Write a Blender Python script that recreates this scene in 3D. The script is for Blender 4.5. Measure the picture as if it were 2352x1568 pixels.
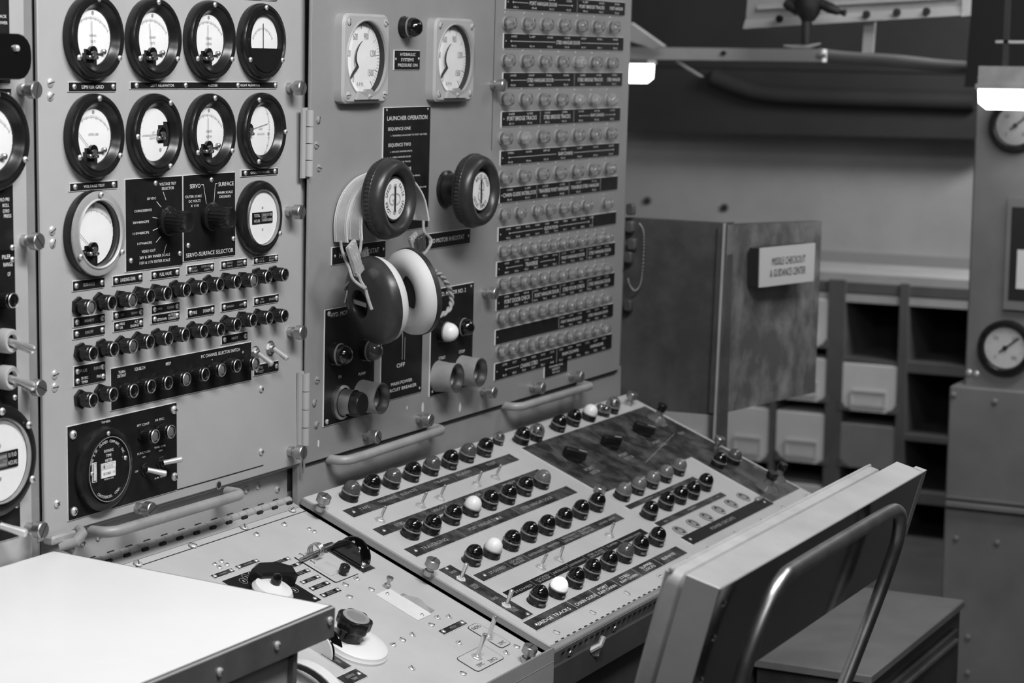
import bpy, math, random
from mathutils import Vector, Matrix
random.seed(7)
for o in list(bpy.data.objects): bpy.data.objects.remove(o)
SC = bpy.context.scene
COL = SC.collection
PI = math.pi

# ------------------------------------------------------------------ camera
FPX = 4848.0                                   # focal length in pixels of a 2352-wide frame
def rotm(ax, a): return Matrix.Rotation(a, 3, Vector(ax))
RC = rotm((0,0,1), .0135853) @ rotm((1,0,0), .128902) @ Matrix(((1,0,0),(0,0,-1),(0,1,0))) @ rotm((0,0,1), 1.0987)
RIGHT, DOWN, FWD = RC[0].copy(), RC[1].copy(), RC[2].copy()
CAM = Vector((-2.187, -1.4024, 1.315))
cd = bpy.data.cameras.new('camera'); cam = bpy.data.objects.new('camera', cd); COL.objects.link(cam)
cam.matrix_world = Matrix((( RIGHT.x, -DOWN.x, -FWD.x, CAM.x), (RIGHT.y, -DOWN.y, -FWD.y, CAM.y),
                           ( RIGHT.z, -DOWN.z, -FWD.z, CAM.z), (0,0,0,1)))
cd.sensor_width = 36; cd.lens = FPX*36/2352; cd.clip_start = .05; cd.clip_end = 60
cd.dof.use_dof = True; cd.dof.focus_distance = 2.45; cd.dof.aperture_fstop = 8.5
SC.camera = cam

# ------------------------------------------------------------------ view, world, lights
SC.view_settings.view_transform = 'Standard'; SC.view_settings.look = 'None'
SC.view_settings.gamma = 1; SC.view_settings.use_curve_mapping = False
SC.view_settings.exposure = 0.0
w = bpy.data.worlds.new('world'); SC.world = w; w.use_nodes = True
w.node_tree.nodes['Background'].inputs[0].default_value = (1,1,1,1)
w.node_tree.nodes['Background'].inputs[1].default_value = .055
def area(name, loc, target, sx, sy, watts):
    d = bpy.data.lights.new(name, 'AREA'); d.shape = 'RECTANGLE'; d.size = sx; d.size_y = sy; d.energy = watts
    o = bpy.data.objects.new(name, d); COL.objects.link(o); o.location = loc
    o.rotation_euler = (Vector(target)-Vector(loc)).to_track_quat('-Z', 'Y').to_euler(); return o
area('ceiling_lamp_main', (-.62,-1.05,2.14), (-.35,-.1,.9), 1.15, .24, 36)
area('ceiling_lamp_second', (.75,-.95,2.14), (.7,-.1,.8), 1.1, .22, 1.5)
area('ceiling_lamp_behind_camera', (-2.5,-1.9,2.1), (-.6,-.3,1.0), 1.2, .3, 12)

area('far_fill_light', (3.25,-.75,1.95), (4.3,.9,.5), .9, .25, 42)  # unseen fill added to brighten the far wall and bins
area('aisle_fill_light', (1.45,-.95,2.12), (2.5,-.1,1.0), 1.0, .25, 13)  # added out of view to brighten the door leaf, tray and cabinet front

# ------------------------------------------------------------------ pixel to place helpers
def ray(px, py):
    return (RIGHT*((px-1176)/FPX) + DOWN*((py-784)/FPX) + FWD)
def onplane(px, py, p, n):
    r = ray(px, py); return CAM + r*((Vector(p)-CAM).dot(n)/r.dot(n))
def SX(px, py, x): return onplane(px, py, (x,0,0), Vector((1,0,0)))
def SY(px, py, y): return onplane(px, py, (0,y,0), Vector((0,1,0)))
def SZ(px, py, z): return onplane(px, py, (0,0,z), Vector((0,0,1)))
class Frame:
    def __init__(s, o, ex, ey):
        s.o = Vector(o); s.ex = Vector(ex).normalized(); s.ey = Vector(ey).normalized(); s.n = s.ex.cross(s.ey)
    def uv(s, px, py, w=0.0):
        p = onplane(px, py, s.o + s.n*w, s.n) - s.o
        return p.dot(s.ex), p.dot(s.ey)
    def mat(s):
        return Matrix(((s.ex.x,s.ey.x,s.n.x,s.o.x),(s.ex.y,s.ey.y,s.n.y,s.o.y),(s.ex.z,s.ey.z,s.n.z,s.o.z),(0,0,0,1)))
    def loc(s, p): return s.mat().inverted() @ Vector(p)

# ------------------------------------------------------------------ materials
MATS = {}
def mat(name, c, rough=.5, metal=0.0, c2=None, ns=8.0, lo=.35, hi=.65, bump=0.0, bs=400.0, trans=0.0, ior=1.45, emit=0.0, spec=.5, coat=0.0):
    m = bpy.data.materials.new(name); m.use_nodes = True; nt = m.node_tree; b = nt.nodes['Principled BSDF']
    I = b.inputs
    I['Base Color'].default_value = (c,c,c,1); I['Roughness'].default_value = rough; I['Metallic'].default_value = metal
    I['Transmission Weight'].default_value = trans; I['IOR'].default_value = ior; I['Specular IOR Level'].default_value = spec
    I['Coat Weight'].default_value = coat; I['Coat Roughness'].default_value = .08
    tc = nt.nodes.new('ShaderNodeTexCoord')
    if c2 is not None:
        n = nt.nodes.new('ShaderNodeTexNoise'); n.inputs['Scale'].default_value = ns; n.inputs['Detail'].default_value = 6; n.inputs['Roughness'].default_value = .65
        r = nt.nodes.new('ShaderNodeValToRGB'); r.color_ramp.elements[0].position = lo; r.color_ramp.elements[1].position = hi
        r.color_ramp.elements[0].color = (c,c,c,1); r.color_ramp.elements[1].color = (c2,c2,c2,1)
        nt.links.new(tc.outputs['Object'], n.inputs['Vector']); nt.links.new(n.outputs['Fac'], r.inputs[0]); nt.links.new(r.outputs[0], I['Base Color'])
    if bump:
        n = nt.nodes.new('ShaderNodeTexNoise'); n.inputs['Scale'].default_value = bs; n.inputs['Detail'].default_value = 3
        bm = nt.nodes.new('ShaderNodeBump'); bm.inputs['Strength'].default_value = bump; bm.inputs['Distance'].default_value = .001
        nt.links.new(tc.outputs['Object'], n.inputs['Vector']); nt.links.new(n.outputs['Fac'], bm.inputs['Height']); nt.links.new(bm.outputs[0], I['Normal'])
    if emit: I['Emission Color'].default_value = (1,1,1,1); I['Emission Strength'].default_value = emit
    MATS[name] = m; return m
mat('paint', .33, .45, c2=.37, ns=5, bump=.12, bs=350)
mat('paint_door', .22, .45, c2=.26, ns=5, bump=.12, bs=350)
mat('paint_dark', .17, .45, c2=.23, ns=6, bump=.12, bs=300)
mat('paint_desk', .43, .42, c2=.49, ns=7, bump=.10, bs=350)
mat('gap', .012, .8)
mat('black', .008, .35, bump=.05, bs=500, spec=.35)
mat('black_gloss', .006, .10, coat=.6)
mat('black_matte', .014, .55, c2=.03, ns=40)
mat('black_cap', .008, .26, c2=.014, ns=60)
mat('plate', .006, .5, c2=.012, ns=25, spec=.25)
mat('plate_worn', .016, .36, c2=.11, ns=28, lo=.42, hi=.72)
mat('ink', .72, .6)
mat('ink_faded', .33, .6)
mat('ink_black', .02, .6)
mat('tick', .22, .6)
mat('plate_edge', .62, .5)
mat('dial', .86, .55, c2=.80, ns=30)
mat('dial_dim', .60, .5, c2=.66, ns=20)
mat('chrome', .72, .22, 1.0, c2=.5, ns=60)
mat('steel', .55, .38, 1.0, c2=.38, ns=30)
mat('nickel', .50, .34, .9, c2=.36, ns=40)
mat('screw', .62, .35, .55)
mat('lever', .75, .26, .85)
mat('knee', .035, .5, c2=.05)  # near-black colour puts the shade below the desk lip into the paint
mat('dome_ring', .22, .35, .3)
mat('glass', 1.0, .02, trans=1.0, ior=1.45)
mat('frost', .62, .35, trans=.35, c2=.72, ns=50)
mat('amber', .07, .18, trans=.25, c2=.13, ns=30, coat=.5)
mat('smoke', .22, .15, trans=.45, coat=.5)
mat('white_cap', .74, .35, c2=.80, ns=40, coat=.2)
mat('lit_cap', .85, .3, emit=.35)
mat('rubber', .018, .34, c2=.04, ns=15, bump=.1, bs=200)
mat('cushion', .52, .6, c2=.50, ns=25, lo=.5, hi=.75)
mat('leather', .33, .6, c2=.40, ns=40, bump=.1, bs=250)
mat('piping', .6, .55)
mat('cable', .35, .7, c2=.2, ns=90)
mat('table_white', .70, .38, c2=.74, ns=4)
mat('table_edge', .10, .38, .5, c2=.16, ns=12)
mat('cast', .24, .5, .15, c2=.34, ns=15, bump=.2, bs=200)
mat('white_knob', .70, .4)
mat('collar', .36, .5)
mat('chair_top', .42, .30, .4, c2=.52, ns=9)
mat('chair_back', .006, .14, c2=.02, ns=20, coat=.5)
mat('vinyl', .26, .45, c2=.34, ns=14, bump=.1, bs=120)
mat('chair_side', .30, .40, .2, c2=.36, ns=8)
mat('wall', .31, .5, c2=.37, ns=3)
mat('wall_band', .27, .5)
mat('ceil', .02, .7, c2=.035, ns=2)
mat('ceil_dark', .012, .8)
mat('floor', .05, .4, c2=.07, ns=4)
mat('duct', .02, .6, c2=.03, ns=2)
mat('alu', .46, .4, .1, c2=.34, ns=7)
mat('alu_light', .62, .4, .1, c2=.5, ns=5)
mat('locker', .065, .5, .2, c2=.13, ns=9, lo=.4, hi=.75)
mat('locker_worn', .11, .5, .2, c2=.34, ns=11, lo=.45, hi=.75)
mat('sign_white', .62, .5)
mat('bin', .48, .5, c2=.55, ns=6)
mat('bin_shade', .16, .5, c2=.20, ns=6)  # darker copy of the bin colour, shade painted in
mat('shelf', .07, .5, c2=.10, ns=5)
mat('shelf_lip', .30, .4, c2=.38, ns=5)
mat('cabinet', .14, .42, c2=.19, ns=5, bump=.1, bs=200)
mat('diffuser', .9, .4, emit=6.0)
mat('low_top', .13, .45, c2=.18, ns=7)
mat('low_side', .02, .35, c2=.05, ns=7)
mat('strip_pale', .70, .4, c2=.6, ns=20)
def thin_glass():
    m = bpy.data.materials.new('pane'); m.use_nodes = True; nt = m.node_tree; nt.nodes.clear()
    o = nt.nodes.new('ShaderNodeOutputMaterial'); t = nt.nodes.new('ShaderNodeBsdfTransparent'); g = nt.nodes.new('ShaderNodeBsdfGlossy')
    x = nt.nodes.new('ShaderNodeMixShader'); f = nt.nodes.new('ShaderNodeLayerWeight'); f.inputs[0].default_value = .5; pw = nt.nodes.new('ShaderNodeMath'); pw.operation='POWER'; pw.inputs[1].default_value = 4; ad = nt.nodes.new('ShaderNodeMath'); ad.operation='MULTIPLY_ADD'; ad.inputs[1].default_value = .9; ad.inputs[2].default_value = .04; nt.links.new(f.outputs['Facing'], pw.inputs[0]); nt.links.new(pw.outputs[0], ad.inputs[0]); g.inputs['Roughness'].default_value = .04
    t.inputs[0].default_value = (.94,.94,.94,1)
    nt.links.new(ad.outputs[0], x.inputs[0]); nt.links.new(t.outputs[0], x.inputs[1]); nt.links.new(g.outputs[0], x.inputs[2]); nt.links.new(x.outputs[0], o.inputs[0])
    MATS['pane'] = m
thin_glass()

# ------------------------------------------------------------------ mesh builder
class MB:
    def __init__(s): s.v=[]; s.f=[]; s.m=[]; s.ms=[]; s.M=Matrix.Identity(4)
    def mi(s, m):
        if m not in s.ms: s.ms.append(m)
        return s.ms.index(m)
    def add(s, vs, fs, m):
        b = len(s.v); s.v += [s.M @ Vector(v) for v in vs]; k = s.mi(m)
        for f in fs: s.f.append([i+b for i in f]); s.m.append(k)
        return s
    def box(s, x0,x1,y0,y1,z0,z1, m, bev=0.0, side=None):
        if bev <= 0:
            vs = [(x0,y0,z0),(x1,y0,z0),(x1,y1,z0),(x0,y1,z0),(x0,y0,z1),(x1,y0,z1),(x1,y1,z1),(x0,y1,z1)]
            s.add(vs, [(4,5,6,7)], m); s.add(vs, [(3,2,1,0),(0,1,5,4),(1,2,6,5),(2,3,7,6),(3,0,4,7)], side or m); return s
        b = bev; pts = [(x0+b,y0),(x1-b,y0),(x1,y0+b),(x1,y1-b),(x1-b,y1),(x0+b,y1),(x0,y1-b),(x0,y0+b)]
        return s.prism(pts, z0, z1, m, bev=b, side=side)
    def prism(s, pts, z0, z1, m, bev=0.0, side=None):
        n = len(pts); cx = sum(p[0] for p in pts)/n; cy = sum(p[1] for p in pts)/n
        L = [[(x,y,z0) for x,y in pts]]
        if bev > 0:
            L.append([(x,y,z1-bev) for x,y in pts]); r = max(max(abs(p[0]-cx) for p in pts), 1e-9); q = max(max(abs(p[1]-cy) for p in pts), 1e-9)
            L.append([(cx+(x-cx)*(1-bev/r), cy+(y-cy)*(1-bev/q), z1) for x,y in pts])
        else: L.append([(x,y,z1) for x,y in pts])
        vs = [v for l in L for v in l]; fs = []
        for k in range(len(L)-1):
            for i in range(n): fs.append((k*n+i, k*n+(i+1)%n, (k+1)*n+(i+1)%n, (k+1)*n+i))
        s.add(vs, fs+[tuple(range(n-1,-1,-1))], side or m)
        s.add(L[-1], [tuple(range(n))], m); return s
    def rrect(s, x0,x1,y0,y1,z0,z1,r,m,bev=0.0,side=None):
        pts=[]
        for (cx,cy,a0) in ((x1-r,y0+r,-90),(x1-r,y1-r,0),(x0+r,y1-r,90),(x0+r,y0+r,180)):
            for k in range(5): a=math.radians(a0+k*22.5); pts.append((cx+r*math.cos(a),cy+r*math.sin(a)))
        return s.prism(pts,z0,z1,m,bev,side)
    def lathe(s, prof, m, seg=28, c=(0,0,0), cap=True, rf=None):
        n=len(prof); vs=[]; fs=[]
        for (r,z) in prof:
            for i in range(seg):
                a=2*PI*i/seg; rr = r*(rf(i,z) if rf else 1); vs.append((c[0]+rr*math.cos(a), c[1]+rr*math.sin(a), c[2]+z))
        for k in range(n-1):
            for i in range(seg): fs.append((k*seg+i, k*seg+(i+1)%seg, (k+1)*seg+(i+1)%seg, (k+1)*seg+i))
        if cap and prof[-1][0] > 1e-6: fs.append(tuple((n-1)*seg+i for i in range(seg)))
        return s.add(vs, fs, m)
    def cyl(s, r, z0, z1, m, seg=20, c=(0,0), bev=0.0):
        p=[(r,z0),(r,z1)] if bev<=0 else [(r,z0),(r,z1-bev),(r-bev,z1)]
        return s.lathe(p, m, seg, (c[0],c[1],0))
    def disc(s, r, z, m, seg=28, c=(0,0)):
        return s.add([(c[0]+r*math.cos(2*PI*i/seg), c[1]+r*math.sin(2*PI*i/seg), z) for i in range(seg)], [tuple(range(seg))], m)
    def tube(s, pts, r, m, seg=10, cap=True, flat=None):
        P=[Vector(p) for p in pts]; n=len(P); vs=[]; fs=[]; up=None
        for k in range(n):
            t=(P[min(k+1,n-1)]-P[max(k-1,0)]).normalized()
            if up is None:
                up = Vector((0,0,1)) if abs(t.z)<.9 else Vector((1,0,0))
                up = (up - t*up.dot(t)).normalized()
            else: up = (up - t*up.dot(t)).normalized()
            sd=t.cross(up); rr = r[k] if isinstance(r,(list,tuple)) else r
            for i in range(seg):
                a=2*PI*i/seg; vs.append(P[k]+ (up*math.cos(a)+sd*math.sin(a))*rr)
        for k in range(n-1):
            for i in range(seg): fs.append((k*seg+i, k*seg+(i+1)%seg, (k+1)*seg+(i+1)%seg, (k+1)*seg+i))
        if cap: fs += [tuple(range(seg-1,-1,-1)), tuple((n-1)*seg+i for i in range(seg))]
        return s.add(vs, fs, m)
    def strip(s, pts, wv, th, m):                      # a ribbon along pts, width vector wv, thickness th
        P=[Vector(p) for p in pts]; wv=Vector(wv); n=len(P); vs=[]; fs=[]
        for k in range(n):
            t=(P[min(k+1,n-1)]-P[max(k-1,0)]).normalized(); nn=t.cross(wv).normalized()*th*.5
            vs += [P[k]-wv*.5-nn, P[k]+wv*.5-nn, P[k]+wv*.5+nn, P[k]-wv*.5+nn]
        for k in range(n-1):
            for i in range(4): fs.append((k*4+i, k*4+(i+1)%4, (k+1)*4+(i+1)%4, (k+1)*4+i))
        fs += [(3,2,1,0), tuple((n-1)*4+i for i in range(4))]
        return s.add(vs, fs, m)
    def quadbox(s, q, th, m, side=None):               # four world points extruded by vector th
        q=[Vector(p) for p in q]; th=Vector(th); vs=q+[p+th for p in q]
        s.add(vs, [(0,1,2,3)], m); s.add(vs, [(7,6,5,4),(0,4,5,1),(1,5,6,2),(2,6,7,3),(3,7,4,0)], side or m); return s
    def mesh(s, name, sharp=35):
        me=bpy.data.meshes.new(name); me.from_pydata([tuple(v) for v in s.v], [], s.f)
        for k in s.ms: me.materials.append(MATS[k])
        me.polygons.foreach_set('material_index', s.m); me.polygons.foreach_set('use_smooth', [True]*len(s.f))
        import bmesh as _b
        bm=_b.new(); bm.from_mesh(me); _b.ops.remove_doubles(bm, verts=bm.verts, dist=1e-6); _b.ops.recalc_face_normals(bm, faces=bm.faces) if not getattr(s,'keep',False) else None
        bm.to_mesh(me); bm.free(); me.set_sharp_from_angle(angle=math.radians(sharp)); return me

def obj(name, me, parent=None, M=None):
    if isinstance(me, MB): me = me.mesh(name)
    o = bpy.data.objects.new(name, me); COL.objects.link(o)
    if parent is not None: o.parent = parent
    if M is not None: o.matrix_basis = M
    return o
def T(u=0,v=0,w=0,rx=0,ry=0,rz=0):
    return Matrix.Translation((u,v,w)) @ Matrix.Rotation(rz,4,'Z') @ Matrix.Rotation(ry,4,'Y') @ Matrix.Rotation(rx,4,'X')
def tag(o, label, cat, group=None):
    o['label']=label; o['category']=cat
    if group: o['group']=group
    return o
def thing(name, label, cat, M=None, group=None):
    o = bpy.data.objects.new(name, None); COL.objects.link(o); o.empty_display_size=.05
    if M is not None: o.matrix_basis = M
    return tag(o, label, cat, group)
def struct(name, me):
    o = obj(name, me); o['kind']='structure'; return o
CACHE={}
def shared(key, fn):
    if key not in CACHE: CACHE[key]=fn().mesh(key)
    return CACHE[key]

# ------------------------------------------------------------------ lettering
GL={}
def glyph(t):
    if t in GL: return GL[t]
    c=bpy.data.curves.new('t','FONT'); c.body=t; c.size=1; c.resolution_u=2
    o=bpy.data.objects.new('t',c); me=bpy.data.meshes.new_from_object(o)
    vs=[tuple(v.co) for v in me.vertices]; fs=[tuple(p.vertices) for p in me.polygons]
    bpy.data.objects.remove(o); bpy.data.meshes.remove(me); bpy.data.curves.remove(c)
    GL[t]=(vs,fs); return GL[t]
def put(mb, t, cx, cy, h, w=None, z=0, m='ink', rz=0, align='c', cond=.72):
    if not t.strip(): return
    vs,fs=glyph(t)
    if not vs: return
    x0=min(v[0] for v in vs); x1=max(v[0] for v in vs); k=h/.72
    nat=(x1-x0)*k*cond; wid = nat if w is None else w; sx=wid/(x1-x0); ox = -wid/2 if align=='c' else 0
    ca,sa=math.cos(rz),math.sin(rz); out=[]
    for v in vs:
        x=(v[0]-x0)*sx+ox; y=(v[1]-.35)*k; out.append((cx+x*ca-y*sa, cy+x*sa+y*ca, z))
    mb.add(out, fs, m)
def arrow(mb, x0, x1, y, z, t=.0005, hd=.0022, left=True, right=False, m='ink'):
    mb.add([(x0,y-t/2,z),(x1,y-t/2,z),(x1,y+t/2,z),(x0,y+t/2,z)],[(0,1,2,3)],m)
    if left: mb.add([(x0-hd*.3,y,z),(x0+hd,y-hd*.8,z),(x0+hd,y+hd*.8,z)],[(0,1,2)],m)
    if right: mb.add([(x1+hd*.3,y,z),(x1-hd,y+hd*.8,z),(x1-hd,y-hd*.8,z)],[(0,1,2)],m)

# ------------------------------------------------------------------ small parts
def m_screw(r=.0034):
    def f():
        mb=MB(); mb.lathe([(r,0),(r*.97,r*.3),(r*.6,r*.62),(r*.25,r*.72)], 'screw', 14)
        for a in (0,PI/2):
            c,s=math.cos(a+.4),math.sin(a+.4); l=r*.6; t=r*.13
            mb.add([(-l*c+t*s,-l*s-t*c,r*.74),(l*c+t*s,l*s-t*c,r*.74),(l*c-t*s,l*s+t*c,r*.74),(-l*c-t*s,-l*s+t*c,r*.74)],[(0,1,2,3)],'ink_black')
        return mb
    return shared('screw_%d'%int(r*1e5), f)
def m_slot(r=.0045, m='paint'):
    def f():
        mb=MB(); mb.lathe([(r,0),(r*.96,r*.22),(r*.7,r*.42),(r*.3,r*.5)], m, 16)
        mb.box(-r*.85,r*.85,-r*.1,r*.1,r*.3,r*.52,'ink_black'); return mb
    return shared('slotted_%d_%s'%(int(r*1e5),m), f)
def m_thumb():
    def f():
        mb=MB(); mb.lathe([(.0062,0),(.0062,.006),(.0042,.007),(.0042,.010),(.0075,.011)],'nickel',20,cap=False)
        mb.lathe([(.0075,.011),(.0088,.012),(.0088,.0205),(.0080,.0215)],'nickel',40,rf=lambda i,z:1-(.035 if i%2 else 0))
        mb.box(-.0084,.0084,-.0006,.0006,.0213,.0218,'ink_black'); return mb
    return shared('thumb_screw', f)
def thumb(parent, F, px, py, rz=None, w=.0215, tilt=0):
    u,v=F.uv(px,py,w); return obj('thumb_screw', m_thumb(), parent, T(u,v,0,rz=random.uniform(0,3) if rz is None else rz, rx=tilt))
def screw(parent, F, px, py, r=.0034, w=.001, slot=False, m='screw'):
    u,v=F.uv(px,py,w); return obj('screw', m_slot(r,m) if slot else m_screw(r), parent, T(u,v,w-.001,rz=random.uniform(0,3)))

def plate(parent, F, tl, br, texts=(), screws=(), m='plate', th=.0016, ink='ink', edge='plate_edge', name='label_plate', extra=None, sr=.0030, w0=0.0, lines=()):
    u0,v1=F.uv(*tl,w0+th); u1,v0=F.uv(*br,w0+th); W=u1-u0; H=v1-v0
    mb=MB(); mb.box(0,W,0,H,0,th,m,side=edge)
    if edge=='plate_edge':
        t=.0006; mb.box(-t,0,-t,H+t,0,th*.8,edge); mb.box(0,W,-t,0,0,th*.8,edge); mb.box(0,W,H,H+t,0,th*.8,edge)
    p=obj(name, mb, parent, T(u0,v0,w0))
    L=MB(); z=th+.00015
    for t in texts:
        s,cx,cy,h=t[:4]; w=t[4]*W if len(t)>4 and t[4] else None; put(L,s,cx*W,(1-cy)*H,h*H,w,z,ink)
    for (x0,y0,x1,y1) in lines:
        a=Vector((x0*W,(1-y0)*H,z)); b=Vector((x1*W,(1-y1)*H,z)); d=(b-a).normalized(); n=Vector((-d.y,d.x,0))*.00028
        L.add([a-n,b-n,b+n,a+n],[(0,1,2,3)],ink)
    if extra: extra(L,W,H,z)
    if L.v: L.keep=True; obj('lettering', L, p)
    for (cx,cy) in screws: obj('screw', m_screw(sr), p, T(cx*W,(1-cy)*H,th,rz=random.uniform(0,3)))
    return p,W,H

def smooth(P,n=6):
    out=[]
    for i in range(len(P)-1):
        p0=P[max(i-1,0)];p1=P[i];p2=P[i+1];p3=P[min(i+2,len(P)-1)]
        for k in range(n):
            t=k/n; out.append(.5*((2*p1)+(p2-p0)*t+(2*p0-5*p1+4*p2-p3)*t*t+(3*p1-p0-3*p2+p3)*t**3))
    return out+[P[-1]]
# ---- round panel meters
GR=.0445
def m_bezel(kind):
    def f():
        mb=MB(); R=GR
        if kind=='black':
            mb.lathe([(R*.98,0),(R,.003),(R,.0075),(R*.985,.0105),(R*.95,.0125),(R*.88,.0132),(R*.845,.0128)],'black_cap',56,cap=False)
            mb.lathe([(R*.845,.0128),(R*.835,.0118),(R*.825,.0128),(R*.79,.0128),(R*.765,.0115),(R*.70,.0075),(R*.655,.0055),(R*.650,.0030)],'black_cap',56,cap=False)
            mb.lathe([(R*.650,.0030),(.0,.0030)],'black_matte',56,cap=False)
        elif kind=='metal':
            mb.lathe([(R*.98,0),(R,.002),(R*1.0,.009),(R*.985,.0105)],'black_cap',56,cap=False)
            mb.lathe([(R*.985,.0105),(R*.97,.0118),(R*.90,.0126),(R*.82,.0130)],'cast',56,cap=False); mb.lathe([(R*.82,.0130),(R*.815,.0140),(R*.79,.0145),(R*.77,.0140),(R*.765,.012)],'screw',56,cap=False)
            mb.lathe([(R*.765,.012),(R*.75,.010),(R*.745,.003),(0,.003)],'black_cap',56,cap=False)
        elif kind=='half':
            mb.lathe([(R*.98,0),(R,.003),(R,.0075),(R*.985,.0105),(R*.95,.0125),(R*.86,.0132)],'black_cap',56,cap=False)
            mb.lathe([(R*.86,.0132),(R*.84,.0118),(R*.80,.0118),(R*.79,.0130)],'black_cap',56,cap=False)
            k=40; R2=R*.79; ri=R*.72; yc=-.0075
            oc=[(R2*math.cos(a),R2*math.sin(a)) for a in [2*PI*i/k for i in range(k)]]
            vs=[]; 
            for (x,y) in oc: vs.append((x,y,.013))
            for (x,y) in oc:
                q=math.hypot(x,y); x2,y2=x*ri/q,y*ri/q; y2=max(y2,yc); vs.append((x2,y2,.013))
            for i in range(k): vs.append((vs[k+i][0]*.97,vs[k+i][1] if vs[k+i][1]<=yc+1e-6 else vs[k+i][1]*.97,.0065))
            fs=[(i,(i+1)%k,k+(i+1)%k,k+i) for i in range(k)]+[(k+i,k+(i+1)%k,2*k+(i+1)%k,2*k+i) for i in range(k)]
            mb.add(vs,fs,'black'); mb.disc(R*.7,.003,'black_matte')
        elif kind=='hours':
            mb.lathe([(R*.98,0),(R,.003),(R,.007),(R*.97,.010),(R*.9,.0115),(R*.80,.0120),(R*.765,.0115)],'black_cap',56,cap=False)
            mb.lathe([(R*.765,.0115),(R*.75,.0135),(R*.735,.0135),(R*.725,.0110),(R*.72,.0095),(0,.0095)],'nickel',56,cap=False)
        return mb
    return shared('bezel_'+kind, f)
def ticks(mb, r0, r1, a0, a1, n, z, m='tick', big=5, cx=0, cy=0):
    for i in range(n+1):
        a=math.radians(a0+(a1-a0)*i/n); t=.00016 if i%big else .0003; ra=r0 if i%big else r0-(r1-r0)*.7
        c,s=math.cos(a),math.sin(a)
        mb.add([(cx+ra*c-t*s,cy+ra*s+t*c,z),(cx+r1*c-t*s,cy+r1*s+t*c,z),(cx+r1*c+t*s,cy+r1*s-t*c,z),(cx+ra*c+t*s,cy+ra*s-t*c,z)],[(0,1,2,3)],m)
def arc(mb, r, a0, a1, z, t=.00014, n=30, m='tick', cx=0, cy=0):
    for i in range(n):
        p=[]
        for a,rr in ((i,r-t),(i+1,r-t),(i+1,r+t),(i,r+t)):
            q=math.radians(a0+(a1-a0)*a/n); p.append((cx+rr*math.cos(q),cy+rr*math.sin(q),z))
        mb.add(p,[(0,1,2,3)],m)
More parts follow.
